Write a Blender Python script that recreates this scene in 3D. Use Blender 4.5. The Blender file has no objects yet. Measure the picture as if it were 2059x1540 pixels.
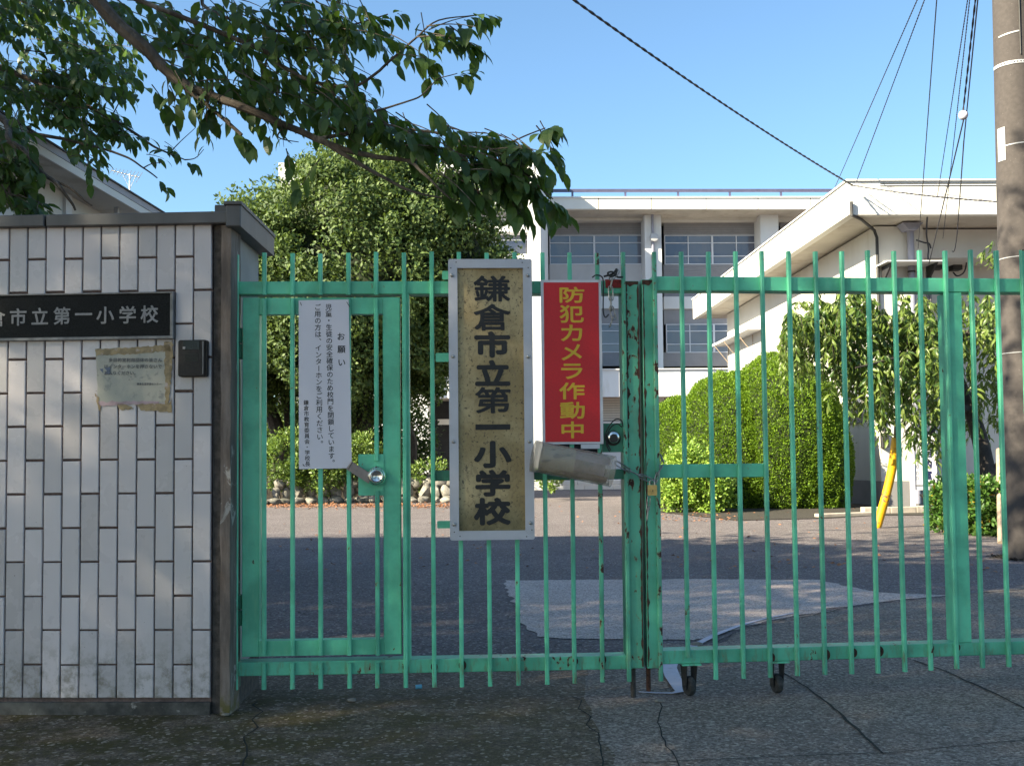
import bpy, bmesh, math, random
import numpy as np
from mathutils import Vector, Matrix, Quaternion, noise as mnoise

random.seed(7)
rng = np.random.default_rng(7)
R = math.radians
S = bpy.context.scene
COL = S.collection

# ------------------------------------------------------------------ camera
F_PX, W_PX, H_PX = 2100.0, 2059.0, 1538.2
CX, CY = 1029.5, 828.0
EYE = Vector((0, 0, 0.85))
PITCH, ROLL = R(2.64), R(0.55)
cam_d = bpy.data.cameras.new('camera')
cam = bpy.data.objects.new('camera', cam_d)
COL.objects.link(cam)
cam_d.sensor_fit = 'HORIZONTAL'
cam_d.sensor_width = 36
cam_d.lens = F_PX / W_PX * 36
cam_d.shift_y = (CY - 770) / W_PX
cam_d.clip_start, cam_d.clip_end = 0.05, 2000
CM = Matrix.Rotation(math.pi / 2 + PITCH, 4, 'X') @ Matrix.Rotation(-ROLL, 4, 'Z')
cam.matrix_world = Matrix.Translation(EYE) @ CM
S.camera = cam

# ------------------------------------------------------------------ light
SUN_EL, SUN_AZ = R(31), R(60)            # azimuth measured from behind the camera towards the left
sun_vec = Vector((-math.sin(SUN_AZ) * math.cos(SUN_EL), -math.cos(SUN_AZ) * math.cos(SUN_EL), math.sin(SUN_EL)))
world = bpy.data.worlds.new('World'); S.world = world; world.use_nodes = True
wn = world.node_tree
bg = wn.nodes['Background']
sky = wn.nodes.new('ShaderNodeTexSky'); sky.sky_type = 'NISHITA'; sky.sun_disc = False
sky.sun_elevation = SUN_EL
sky.sun_rotation = math.atan2(sun_vec.x, sun_vec.y)
sky.altitude = 10; sky.air_density = 1.0; sky.dust_density = 1.2; sky.ozone_density = 10.0
wn.links.new(sky.outputs[0], bg.inputs[0])
bg.inputs[1].default_value = 0.107
sun_d = bpy.data.lights.new('sun', 'SUN'); sun_d.energy = 5.0; sun_d.angle = R(0.53); sun_d.color = (1, 0.99, 0.99)
sun = bpy.data.objects.new('sun', sun_d); COL.objects.link(sun)
sun.rotation_euler = sun_vec.to_track_quat('Z', 'Y').to_euler()
S.view_settings.view_transform = 'Standard'; S.view_settings.look = 'None'
S.view_settings.gamma = 1; S.view_settings.use_curve_mapping = False
S.view_settings.exposure = 1.8
S.view_settings.use_white_balance = True      # camera balanced for the open shade at the gate
S.view_settings.white_balance_temperature = 9200; S.view_settings.white_balance_tint = 1
S.cycles.max_bounces = 8; S.cycles.transparent_max_bounces = 12
S.cycles.use_denoising = True

# ------------------------------------------------------------------ projection helpers
def ray(px, py):
    return CM.to_3x3() @ Vector(((px - CX) / F_PX, -(py - CY) / F_PX, -1))

def at_y(px, py, y):
    """world point seen at the pixel, y metres in front of the camera"""
    d = ray(px, py)
    return EYE + d * (y / d.y)

def on_z(px, py, z=0.0):
    d = ray(px, py)
    return EYE + d * ((z - EYE.z) / d.z)

class Frame:
    def __init__(s, origin, yaw):
        s.o = Vector(origin); s.yaw = yaw
        s.u = Vector((math.cos(yaw), math.sin(yaw), 0)); s.n = Vector((-math.sin(yaw), math.cos(yaw), 0))
    def P(s, u, v, w):
        return s.o + s.u * u + s.n * v + Vector((0, 0, w))
    def px(s, x, y, v=0.0):
        d = ray(x, y)
        o = s.o + s.n * v
        t = (o - EYE).dot(s.n) / d.dot(s.n)
        q = EYE + d * t - s.o
        return q.dot(s.u), q.z
    def U(s, x, y, v=0.0): return s.px(x, y, v)[0]
    def Wz(s, x, y, v=0.0): return s.px(x, y, v)[1]
    def rect(s, x0, y0, x1, y1, v=0.0):
        xm, ym = (x0 + x1) / 2, (y0 + y1) / 2
        return s.U(x0, ym, v), s.U(x1, ym, v), s.Wz(xm, y1, v), s.Wz(xm, y0, v)

# ------------------------------------------------------------------ mesh helpers
class MB:
    def __init__(s): s.v = []; s.f = []; s.m = []
    def add(s, vs, fs, mi=0):
        b = len(s.v); s.v += [tuple(v) for v in vs]; s.f += [tuple(b + i for i in f) for f in fs]; s.m += [mi] * len(fs)
        return s
    def hexa(s, p, mi=0):          # p: 8 points, bottom ring then top ring
        return s.add(p, [(3, 2, 1, 0), (4, 5, 6, 7), (0, 1, 5, 4), (1, 2, 6, 5), (2, 3, 7, 6), (3, 0, 4, 7)], mi)
    def box(s, fr, u0, u1, v0, v1, w0, w1, mi=0):
        return s.hexa([fr.P(a, b, w0) for a, b in ((u0, v0), (u1, v0), (u1, v1), (u0, v1))] +
                      [fr.P(a, b, w1) for a, b in ((u0, v0), (u1, v0), (u1, v1), (u0, v1))], mi)
    def bbox(s, fr, u0, u1, v0, v1, w0, w1, c=0.002, mi=0):   # box with the front edges chamfered
        def ring(v, k): return [fr.P(u0 + k, v, w0 + k), fr.P(u1 - k, v, w0 + k), fr.P(u1 - k, v, w1 - k), fr.P(u0 + k, v, w1 - k)]
        vs = ring(v0, c) + ring(v0 + c, 0) + ring(v1, 0)
        fs = [(0, 1, 2, 3), (11, 10, 9, 8)]
        for a in (0, 4):
            for i in range(4):
                j = (i + 1) % 4
                fs.append((a + i, a + 4 + i, a + 4 + j, a + j))
        return s.add(vs, fs, mi)
    def tube(s, pts, r, n=8, cap=True, mi=0):
        pts = [Vector(p) for p in pts]; k = len(pts)
        rs = r if isinstance(r, (list, tuple)) else [r] * k
        t = (pts[1] - pts[0]).normalized()
        a = t.orthogonal().normalized()
        vs = []
        for i, p in enumerate(pts):
            t2 = (pts[min(i + 1, k - 1)] - pts[max(i - 1, 0)]).normalized()
            a = (a - t2 * a.dot(t2)).normalized(); b = t2.cross(a)
            for j in range(n):
                q = 2 * math.pi * j / n
                vs.append(p + (a * math.cos(q) + b * math.sin(q)) * rs[i])
        fs = []
        for i in range(k - 1):
            for j in range(n):
                j2 = (j + 1) % n
                fs.append((i * n + j, i * n + j2, (i + 1) * n + j2, (i + 1) * n + j))
        if cap: fs += [tuple(reversed(range(n))), tuple((k - 1) * n + j for j in range(n))]
        return s.add(vs, fs, mi)
    def lathe(s, o, axis, prof, n=24, mi=0):   # prof: (radius, distance along axis)
        axis = Vector(axis).normalized(); a = axis.orthogonal().normalized(); b = axis.cross(a)
        vs = [Vector(o) + axis * h + (a * math.cos(2 * math.pi * j / n) + b * math.sin(2 * math.pi * j / n)) * max(r, 1e-5) for r, h in prof for j in range(n)]
        fs = []
        for i in range(len(prof) - 1):
            for j in range(n):
                j2 = (j + 1) % n
                fs.append((i * n + j, i * n + j2, (i + 1) * n + j2, (i + 1) * n + j))
        return s.add(vs, fs, mi)
    def prism(s, pts, d, mi=0):    # polygon pts (list of Vector) extruded by vector d
        n = len(pts); d = Vector(d)
        vs = [Vector(p) for p in pts] + [Vector(p) + d for p in pts]
        fs = [tuple(range(n)), tuple(reversed(range(n, 2 * n)))] + [(i, i + n, (i + 1) % n + n, (i + 1) % n) for i in range(n)]
        return s.add(vs, fs, mi)

LOC = {}
def set_tags(o, label=None, cat=None, group=None, kind=None):
    if label: o['label'] = label
    if cat: o['category'] = cat
    if group: o['group'] = group
    if kind: o['kind'] = kind
    return o

def mesh_of(name, mb, mats, off, smooth=False, fix=True):
    me = bpy.data.meshes.new(name)
    me.from_pydata([(v[0] - off[0], v[1] - off[1], v[2] - off[2]) for v in mb.v], [], mb.f)
    for m in (mats if isinstance(mats, (list, tuple)) else [mats]): me.materials.append(m)
    if any(mb.m): me.polygons.foreach_set('material_index', mb.m)
    if fix:
        b = bmesh.new(); b.from_mesh(me); bmesh.ops.recalc_face_normals(b, faces=b.faces); b.to_mesh(me); b.free()
    if smooth:
        me.polygons.foreach_set('use_smooth', [True] * len(me.polygons))
        me.set_sharp_from_angle(angle=R(38))
    me.update()
    return me

def thing(name, loc, label, cat, group=None):
    o = bpy.data.objects.new(name, None); o.empty_display_size = .1
    COL.objects.link(o); o.location = loc; LOC[o.name] = Vector(loc)
    return set_tags(o, label, cat, group)

def part(name, parent, mb, mats, label=None, kind=None, smooth=False, fix=True):
    off = LOC[parent.name]
    o = bpy.data.objects.new(name, mesh_of(name, mb, mats, off, smooth, fix))
    COL.objects.link(o); o.parent = parent; LOC[o.name] = off
    return set_tags(o, label, kind=kind)

def single(name, mb, mats, loc, label=None, cat=None, group=None, kind=None, smooth=False, fix=True):
    o = bpy.data.objects.new(name, mesh_of(name, mb, mats, Vector(loc), smooth, fix))
    COL.objects.link(o); o.location = loc; LOC[o.name] = Vector(loc)
    return set_tags(o, label, cat, group, kind)

def inst(name, parent, me, loc, rot=(0, 0, 0), scale=(1, 1, 1)):
    """piece that shares a mesh; loc in world coordinates"""
    o = bpy.data.objects.new(name, me); COL.objects.link(o); o.parent = parent
    o.location = Vector(loc) - LOC[parent.name]; o.rotation_euler = rot; o.scale = scale
    return o

ID = Frame((0, 0, 0), 0)

# ------------------------------------------------------------------ materials
class NT:
    def __init__(s, name):
        s.mat = bpy.data.materials.new(name); s.mat.use_nodes = True
        s.t = s.mat.node_tree; s.b = s.t.nodes['Principled BSDF']; s.out = s.t.nodes['Material Output']
        s.pos = None
    def n(s, typ, **kw):
        x = s.t.nodes.new(typ)
        for k, v in kw.items(): setattr(x, k, v)
        return x
    def L(s, a, b): s.t.links.new(a, b)
    def P(s, scale=(1, 1, 1)):
        if s.pos is None: s.pos = s.n('ShaderNodeNewGeometry').outputs['Position']
        if scale == (1, 1, 1): return s.pos
        m = s.n('ShaderNodeMapping'); m.inputs['Scale'].default_value = scale; s.L(s.pos, m.inputs[0]); return m.outputs[0]
    def noise(s, scale, detail=4, rough=.6, stretch=(1, 1, 1), dist=0):
        x = s.n('ShaderNodeTexNoise'); s.L(s.P(stretch), x.inputs['Vector'])
        x.inputs['Scale'].default_value = scale; x.inputs['Detail'].default_value = detail; x.inputs['Roughness'].default_value = rough
        x.inputs['Distortion'].default_value = dist
        return x.outputs['Fac']
    def ramp(s, fac, a, b, lo=0., hi=1.):
        x = s.n('ShaderNodeMapRange'); x.interpolation_type = 'SMOOTHSTEP'
        s.L(fac, x.inputs[0]); x.inputs[1].default_value = a; x.inputs[2].default_value = b; x.inputs[3].default_value = lo; x.inputs[4].default_value = hi
        return x.outputs[0]
    def mix(s, fac, a, b, mode='MIX'):
        x = s.n('ShaderNodeMix'); x.data_type = 'RGBA'; x.blend_type = mode
        for sock, v in ((x.inputs[0], fac), (x.inputs[6], a), (x.inputs[7], b)):
            if isinstance(v, bpy.types.NodeSocket): s.L(v, sock)
            elif isinstance(v, (int, float)): sock.default_value = v
            else: sock.default_value = (*v, 1)
        return x.outputs[2]
    def math(s, op, a, b=0.0):
        x = s.n('ShaderNodeMath'); x.operation = op
        for sock, v in ((x.inputs[0], a), (x.inputs[1], b)):
            if isinstance(v, bpy.types.NodeSocket): s.L(v, sock)
            else: sock.default_value = v
        return x.outputs[0]
    def color(s, v):
        if isinstance(v, bpy.types.NodeSocket): s.L(v, s.b.inputs['Base Color'])
        else: s.b.inputs['Base Color'].default_value = (*v, 1)
    def set(s, rough=.6, metal=0, spec=.5):
        for k, v in (('Roughness', rough), ('Metallic', metal), ('Specular IOR Level', spec)):
            if isinstance(v, bpy.types.NodeSocket): s.L(v, s.b.inputs[k])
            else: s.b.inputs[k].default_value = v
    def bump(s, h, dist=.002, strength=.6):
        x = s.n('ShaderNodeBump'); x.inputs['Distance'].default_value = dist; x.inputs['Strength'].default_value = strength
        s.L(h, x.inputs['Height']); s.L(x.outputs[0], s.b.inputs['Normal'])

def plain(name, col, rough=.6, var=.12, scale=12, metal=0, bump=0, spec=.5, dirt=None, dscale=3, dlo=.5, dhi=.75, stretch=(1, 1, 1)):
    m = NT(name)
    c1 = tuple(x * (1 - var) for x in col); c2 = tuple(min(1, x * (1 + var)) for x in col)
    c = m.mix(m.ramp(m.noise(scale, stretch=stretch), .3, .7), c1, c2)
    if dirt: c = m.mix(m.ramp(m.noise(dscale, 6, .65, stretch), dlo, dhi), c, dirt)
    m.color(c); m.set(rough, metal, spec)
    if bump: m.bump(m.noise(scale * 6, 3), bump)
    return m.mat

def paint(name, col, lo, hi, rust=(.055, .022, .014), sc=38, streak=.5):
    """painted steel with chips that show rust; lo/hi: thresholds, lower is more worn"""
    m = NT(name)
    base = m.mix(m.ramp(m.noise(6, 5, .6), .35, .65), tuple(x * .80 for x in col), tuple(min(1, x * 1.15 + .012) for x in col))
    base = m.mix(m.ramp(m.noise(26, 6, .72, (1, 1, .12)), .52, .78, 0, .45), base, (col[0] * 1.3 + .09, col[1] * .86, col[2] * .92))
    zz = m.n('ShaderNodeSeparateXYZ'); m.L(m.P(), zz.inputs[0])
    run = m.math('MULTIPLY', m.ramp(zz.outputs[2], .08, .22, 1, 0), m.ramp(m.noise(48, 5, .7, (1, 1, .22)), .50, .66, 0, .75))
    base = m.mix(run, base, (.15, .12, .06))
    base = m.mix(m.ramp(m.noise(70, 3, .6, (1, 1, .25)), .5, .8, 0, .35), base, (col[0] * 1.6 + .05, col[1] * .95, col[2] * .9))
    big = m.noise(4.5, 3, .5)
    fine = m.noise(sc, 5, .62, (1, 1, .6))
    v = m.math('ADD', m.math('MULTIPLY', fine, 1 - streak * .5), m.math('MULTIPLY', big, streak * .5))
    k = m.ramp(v, lo, hi)
    edge = m.ramp(v, lo - .022, lo)
    c = m.mix(edge, base, (col[0] * .5 + .16, col[1] * .55, col[2] * .5))
    rr = m.mix(m.ramp(m.noise(160, 3), .3, .7), tuple(x * .5 for x in rust), tuple(x * 1.7 for x in rust))
    c = m.mix(k, c, rr)
    m.color(c); m.set(m.ramp(k, 0, 1, .42, .9))
    h = m.math('SUBTRACT', m.math('MULTIPLY', m.noise(120, 2), .15), m.math('MULTIPLY', k, .8))
    m.bump(h, .0012, .8)
    return m.mat

GREEN = (.078, .53, .325)
M = {}
M['green'] = paint('green_paint', GREEN, .665, .68)
M['green_worn'] = paint('green_paint_worn', (.06, .42, .27), .625, .64)
M['green_rusty'] = paint('green_paint_rusty', (.065, .38, .24), .575, .59)
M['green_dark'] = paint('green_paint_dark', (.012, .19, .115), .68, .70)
M['rust'] = plain('rust', (.075, .03, .018), .9, .5, 60, bump=.001)
M['red_lead'] = plain('red_primer_steel', (.30, .018, .014), .7, .4, 40, bump=.0008, dirt=(.05, .02, .015), dscale=25, dlo=.55, dhi=.65)
M['dark_steel'] = plain('dark_steel', (.035, .03, .027), .7, .4, 50, bump=.0006)
M['chrome'] = plain('chrome', (.75, .74, .72), .16, .05, 5, metal=1)
M['chrome_dull'] = plain('dull_steel', (.42, .40, .38), .38, .2, 60, metal=.9)
M['chain'] = plain('chain_steel', (.30, .28, .26), .4, .35, 90, metal=.85)
M['brass'] = plain('brass', (.62, .40, .16), .35, .2, 60, metal=.8)
M['black'] = plain('black_rubber', (.014, .014, .015), .6, .3, 40)
M['rubber_grey'] = plain('caster_rubber', (.03, .03, .03), .75, .4, 60, dirt=(.09, .08, .07), dscale=40)

def tile_mat():
    m = NT('white_glazed_tile')
    oi = m.n('ShaderNodeObjectInfo')
    c = m.mix(m.ramp(oi.outputs['Random'], 0, 1), (.43, .39, .395), (.59, .53, .54))
    c = m.mix(m.ramp(m.noise(3, 4), .4, .7, 0, .5), c, (.52, .48, .48))
    c = m.mix(m.ramp(m.noise(9, 6, .7, (1, 1, .3)), .58, .85, 0, .28), c, (.36, .33, .30))
    sp = m.noise(110, 2, .5)
    c = m.mix(m.ramp(sp, .76, .80), c, (.06, .05, .05))
    z = m.n('ShaderNodeSeparateXYZ'); m.L(m.P(), z.inputs[0])
    low = m.math('MULTIPLY', m.ramp(z.outputs[2], .10, .30, 1, 0), m.ramp(m.noise(22, 8, .72), .42, .66))
    c = m.mix(m.math('MULTIPLY', low, .75), c, (.17, .15, .11))
    m.color(c); m.set(m.ramp(m.noise(7), .3, .7, .22, .42)); m.bump(m.noise(60, 2), .0004)
    return m.mat
M['tile'] = tile_mat()
M['grout'] = plain('brown_grout', (.13, .088, .08), .95, .3, 60, bump=.001)
M['coping'] = plain('coping_metal', (.085, .08, .08), .5, .2, 8, dirt=(.2, .17, .15), dscale=2.2, dlo=.6, dhi=.72, stretch=(1, 1, .2))
M['plaster'] = plain('grey_plaster', (.34, .31, .29), .9, .08, 10, bump=.0008)
M['plinth'] = plain('plinth_concrete', (.085, .08, .072), .95, .5, 14, bump=.003, dirt=(.30, .28, .26), dscale=16, dlo=.6, dhi=.7)
M['conc_dark'] = plain('dark_concrete', (.075, .062, .055), .95, .35, 40, bump=.002)
def post_mat():
    m = NT('brown_weathered_concrete')
    c = m.mix(m.ramp(m.noise(18, 6, .7, (1, 1, .15)), .35, .65), (.12, .09, .075), (.23, .18, .155))
    c = m.mix(m.ramp(m.noise(9, 7, .7, (1, 1, .6), 1.5), .60, .66), c, (.36, .33, .30))
    z = m.n('ShaderNodeSeparateXYZ'); m.L(m.P(), z.inputs[0])
    c = m.mix(m.math('MULTIPLY', m.ramp(z.outputs[2], .0, .12, 1, 0), m.ramp(m.noise(25), .4, .6)), c, (.12, .10, .03))
    m.color(c); m.set(.95); m.bump(m.noise(70, 4), .003)
    return m.mat
M['conc_post'] = post_mat()
M['granite'] = plain('polished_black_granite', (.008, .009, .010), .45, .5, 220, spec=.1)
M['alu'] = plain('aluminium_frame', (.50, .49, .53), .42, .06, 9, metal=.25, dirt=(.28, .27, .28), dscale=30, dlo=.68, dhi=.75)
M['plaque_frame'] = plain('dull_plaque_frame', (.17, .165, .165), .45, .3, 25, metal=.3)
M['letter_white'] = plain('weathered_white_lettering', (.26, .25, .25), .7, .15, 80)
M['letter_black'] = plain('black_lettering', (.012, .011, .012), .55, .3, 60)
M['letter_yellow'] = plain('yellow_lettering', (.68, .40, .035), .5, .08, 30)
M['sign_white'] = plain('white_enamel_sign', (.66, .62, .68), .32, .03, 4, dirt=(.40, .37, .38), dscale=6, dlo=.62, dhi=.9)
M['sign_red'] = plain('red_sign_sheet', (.60, .012, .02), .42, .08, 240)
M['sign_edge'] = plain('white_sign_edge', (.58, .57, .60), .4, .05, 20)
def board_mat():
    m = NT('stained_beige_board')
    w = m.n('ShaderNodeTexNoise'); m.L(m.P((1, 1, .55)), w.inputs['Vector']); w.inputs['Scale'].default_value = 34; w.inputs['Detail'].default_value = 5; w.inputs['Distortion'].default_value = 2.6
    c = m.mix(m.ramp(m.noise(5, 5), .35, .7), (.31, .215, .095), (.52, .39, .21))
    c = m.mix(m.ramp(w.outputs['Fac'], .50, .66, 0, .42), c, (.19, .135, .075))
    c = m.mix(m.ramp(m.noise(95, 3, .7), .57, .66, 0, .8), c, (.045, .034, .022))
    z = m.n('ShaderNodeSeparateXYZ'); m.L(m.P(), z.inputs[0])
    c = m.mix(m.math('MULTIPLY', m.ramp(z.outputs[2], .56, .80, 1, 0), m.ramp(m.noise(14, 5, .6), .3, .62, .25, .85)), c, (.115, .09, .035))
    m.color(c); m.set(.6); m.bump(w.outputs['Fac'], .0006)
    return m.mat
M['board'] = board_mat()
def paper_mat():
    m = NT('water_stained_paper')
    c = m.mix(m.ramp(m.noise(16, 4, .6, (1, 1, .5)), .4, .62), (.40, .37, .31), (.31, .31, .27))
    c = m.mix(m.ramp(m.noise(30, 5, .6), .55, .68, 0, .7), c, (.15, .16, .16))
    m.color(c); m.set(.5)
    return m.mat
M['paper'] = paper_mat()
M['tape'] = plain('brown_packing_tape', (.26, .18, .09), .4, .35, 40, dirt=(.42, .33, .30), dscale=28, dlo=.58, dhi=.66)
M['tape_pink'] = plain('faded_pink_tape', (.36, .25, .27), .5, .2, 40)
M['ink_faded'] = plain('faded_ink', (.10, .10, .105), .6, .2, 40)
M['ink_blue'] = plain('blue_ink', (.10, .13, .19), .6, .3, 40)
M['intercom'] = plain('intercom_plastic', (.022, .018, .017), .5, .25, 60, bump=.0003, spec=.25)
M['intercom_dark'] = plain('intercom_lens', (.008, .008, .009), .12, .1, 10)
def asphalt(name, c1, c2, c3, speck=.62, s=1.0, moss=None, moss_y=None, crack=True):
    m = NT(name)
    c = m.mix(m.ramp(m.noise(.9 * s, 5), .35, .65), c1, c2)
    c = m.mix(m.ramp(m.noise(9 * s, 5, .7), .45, .75, 0, .6), c, tuple(x * .6 for x in c1))
    f = m.noise(105, 3, .75)
    c = m.mix(m.ramp(f, .42, .56, .8, 0), c, tuple(x * .45 for x in c1))
    c = m.mix(m.ramp(m.noise(78, 3, .6), speck, speck + .06), c, c3)
    if moss is not None:
        z = m.n('ShaderNodeSeparateXYZ'); m.L(m.P(), z.inputs[0])
        y0, y1 = moss_y
        g = m.math('MULTIPLY', m.ramp(z.outputs[1], y0 - .35, y0, 0, 1), m.ramp(z.outputs[1], y1, y1 + .3, 1, 0))
        g = m.math('MULTIPLY', g, m.ramp(z.outputs[0], -1.0, 1.4, 1, .0))
        c = m.mix(m.math('MULTIPLY', g, m.ramp(m.noise(7, 6, .7), .35, .6)), c, moss)
    if crack:
        v = m.n('ShaderNodeTexVoronoi'); v.feature = 'DISTANCE_TO_EDGE'; v.inputs['Scale'].default_value = .55
        wv = m.n('ShaderNodeVectorMath'); wv.operation = 'ADD'
        nz = m.n('ShaderNodeTexNoise'); nz.inputs['Scale'].default_value = 2.5; m.L(m.P(), nz.inputs['Vector'])
        m.L(m.P(), wv.inputs[0]); m.L(nz.outputs['Color'], wv.inputs[1]); m.L(wv.outputs[0], v.inputs['Vector'])
        k = m.math('MULTIPLY', m.ramp(v.outputs['Distance'], .0015, .005, 1, 0), m.ramp(m.noise(1.3, 2), .5, .6))
        c = m.mix(m.math('MULTIPLY', k, .8), c, (.015, .014, .013))
    ag = m.n('ShaderNodeTexVoronoi'); ag.inputs['Scale'].default_value = 95; m.L(m.P(), ag.inputs['Vector'])
    hs = m.n('ShaderNodeSeparateColor'); m.L(ag.outputs['Color'], hs.inputs[0])
    c = m.mix(m.ramp(hs.outputs[0], .0, .35, .75, 0), c, tuple(x * .35 for x in c1)); c = m.mix(m.ramp(hs.outputs[0], .88, .96, 0, .8), c, c3)
    c = m.mix(m.ramp(m.noise(2.2, 6, .7), .55, .72, 0, .45), c, tuple(x * .5 for x in c1))
    m.color(c); m.set(.92, 0, .3)
    m.bump(m.math('ADD', f, m.math('MULTIPLY', m.noise(45, 3), .6)), .010, 1.0)
    return m.mat
M['asphalt'] = asphalt('old_asphalt', (.175, .146, .150), (.225, .190, .196), (.38, .35, .34), .66)
M['road'] = asphalt('mossy_dark_asphalt', (.20, .145, .11), (.26, .19, .15), (.36, .30, .25), .60, moss=(.07, .055, .016), moss_y=(2.95, 3.75))
M['slab'] = asphalt('light_concrete_slab', (.60, .485, .45), (.68, .565, .53), (.70, .60, .57), .74, crack=False)
M['paving'] = asphalt('coarse_grey_paving', (.255, .198, .17), (.335, .268, .232), (.42, .36, .31), .59, crack=False)
M['crack'] = plain('crack_shadowed_soil', (.012, .011, .010), .95, .4, 40)
M['curb'] = plain('curb_concrete', (.40, .34, .29), .9, .2, 6, bump=.003)
M['white_wall'] = plain('white_wall_paint', (.60, .60, .61), .85, .04, 1.5, dirt=(.50, .47, .43), dscale=2.5, dlo=.55, dhi=.85, stretch=(1, 1, .25))
M['cream_wall'] = plain('cream_wall_paint', (.56, .535, .50), .85, .05, 1.2, dirt=(.44, .40, .34), dscale=1.4, dlo=.5, dhi=.85, stretch=(1, 1, .3))
M['soffit'] = plain('soffit_concrete', (.48, .44, .385), .9, .12, 1.0, dirt=(.34, .28, .22), dscale=2.2, dlo=.5, dhi=.75)
M['fascia'] = plain('fascia_paint', (.66, .64, .60), .85, .05, 1.0, dirt=(.5, .46, .4), dscale=5, dlo=.66, dhi=.8, stretch=(1, 1, .3))
M['dado'] = plain('grey_dado', (.21, .20, .205), .9, .08, 2)
M['roof_metal'] = plain('grey_roof_metal', (.26, .25, .27), .5, .08, 3)
M['panel_grey'] = plain('grey_siding', (.225, .22, .235), .7, .05, 3)
M['spandrel'] = plain('spandrel_render', (.43, .42, .43), .85, .05, 2)
M['sash'] = plain('window_sash', (.55, .56, .62), .45, .04, 4)
M['rail_blue'] = plain('roof_rail', (.10, .10, .17), .4, .1, 4, metal=.2)
M['pipe'] = plain('lilac_grey_pipe', (.24, .24, .30), .45, .06, 6)
M['dark_fit'] = plain('dark_fitting', (.025, .024, .026), .6, .3, 10)
M['shade'] = plain('recess_shade_colour', (.02, .022, .026), .8, .2, 3)  # near-black colour standing in for shade in openings, slots and rooms
M['cable'] = plain('cable_sheath', (.02, .02, .032), .5, .2, 20)
M['wire_grey'] = plain('grey_wire', (.12, .11, .12), .5, .2, 20)
M['pole'] = plain('pole_concrete', (.058, .049, .048), .9, .12, 30, bump=.0015, dirt=(.30, .26, .24), dscale=90, dlo=.66, dhi=.72)
M['band'] = plain('galvanised_band', (.38, .38, .40), .4, .05, 20)
M['yellow'] = plain('yellow_tree_brace', (.60, .31, .015), .5, .2, 9, dirt=(.13, .07, .03), dscale=9, dlo=.56, dhi=.66)
M['bark'] = plain('cherry_bark', (.085, .065, .052), .9, .4, 22, bump=.004, stretch=(1, 1, .4), dirt=(.22, .18, .15), dscale=9, dlo=.55, dhi=.7)
M['bark_dark'] = plain('dark_bark', (.035, .028, .024), .9, .4, 16, bump=.006)
M['stone'] = plain('field_stone', (.20, .185, .165), .9, .35, 9, bump=.006, dirt=(.10, .10, .08), dscale=7, dlo=.5, dhi=.65)
M['soil'] = plain('dark_soil', (.03, .024, .018), 1, .4, 20, bump=.01)
M['litter'] = plain('fallen_leaf_litter', (.28, .12, .06), .9, .4, 40)
M['blue_cap'] = plain('blue_plastic', (.10, .42, .62), .35, .05, 20)
M['strip'] = plain('pale_plastic_strip', (.40, .40, .50), .5, .08, 14, dirt=(.2, .19, .2), dscale=22, dlo=.6, dhi=.7)
M['navy'] = plain('navy_lettering', (.012, .014, .06), .5, .1, 20)
M['grey_letter'] = plain('grey_lettering', (.22, .22, .24), .5, .1, 20)
M['tan_edge'] = plain('tan_timber', (.36, .27, .20), .8, .2, 12)
M['tarnished_blade'] = plain('steel_plate', (.26, .21, .19), .5, .15, 30, metal=.3)

def glass_mat():
    m = NT('window_glass')
    oi = m.n('ShaderNodeObjectInfo')
    c = m.mix(m.ramp(oi.outputs['Random'], 0, 1), (.06, .075, .12), (.14, .155, .19))
    c = m.mix(m.ramp(m.noise(.8, 4, .6), .48, .62, 0, .7), c, (.13, .13, .15))
    m.color(c); m.set(.08, 0, .75)
    return m.mat
M['glass'] = glass_mat()
def clear_tube():
    m = NT('cloudy_plastic_tube')
    m.color(m.mix(m.ramp(m.noise(30, 4), .35, .65), (.40, .33, .26), (.50, .43, .36))); m.set(.28)
    m.b.inputs['Alpha'].default_value = .34
    return m.mat
M['tube'] = clear_tube()
M['tube_paper'] = plain('rolled_leaflets', (.50, .42, .31), .7, .15, 25, dirt=(.18, .16, .15), dscale=30, dlo=.55, dhi=.62, stretch=(.4, 1, 2))

def leaf_mat(name, dark, light, trans=.35, rough=.45, yellow=None, tcol=None):
    m = NT(name)
    at = m.n('ShaderNodeAttribute'); at.attribute_name = 'rnd'
    oi = m.n('ShaderNodeObjectInfo')
    r = m.math('FRACT', m.math('ADD', at.outputs['Fac'], oi.outputs['Random']))
    c = m.mix(m.ramp(r, .05, .95), dark, light)
    if yellow: c = m.mix(m.ramp(r, .955, .975), c, yellow)
    m.color(c); m.set(rough, 0, .4)
    tr = m.n('ShaderNodeBsdfTranslucent'); mx = m.n('ShaderNodeMixShader'); mx.inputs[0].default_value = trans
    if tcol: c2 = m.mix(.6, c, tcol)
    else: c2 = c
    m.L(c2, tr.inputs['Color'])
    m.L(m.b.outputs[0], mx.inputs[1]); m.L(tr.outputs[0], mx.inputs[2]); m.L(mx.outputs[0], m.out.inputs['Surface'])
    return m.mat
M['leaf_cherry'] = leaf_mat('cherry_leaf', (.028, .060, .018), (.075, .135, .035), .34, .42, tcol=(.16, .30, .03))
M['leaf_dark'] = leaf_mat('evergreen_leaf', (.028, .060, .014), (.105, .155, .042), .22, .62, tcol=(.2, .3, .05))
M['leaf_hedge'] = leaf_mat('clipped_hedge_leaf', (.055, .12, .012), (.19, .31, .03), .30, .55, tcol=(.25, .42, .03))
M['leaf_lime'] = leaf_mat('lime_shrub_leaf', (.10, .20, .03), (.28, .40, .08), .32, .45, tcol=(.35, .5, .06))
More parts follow.
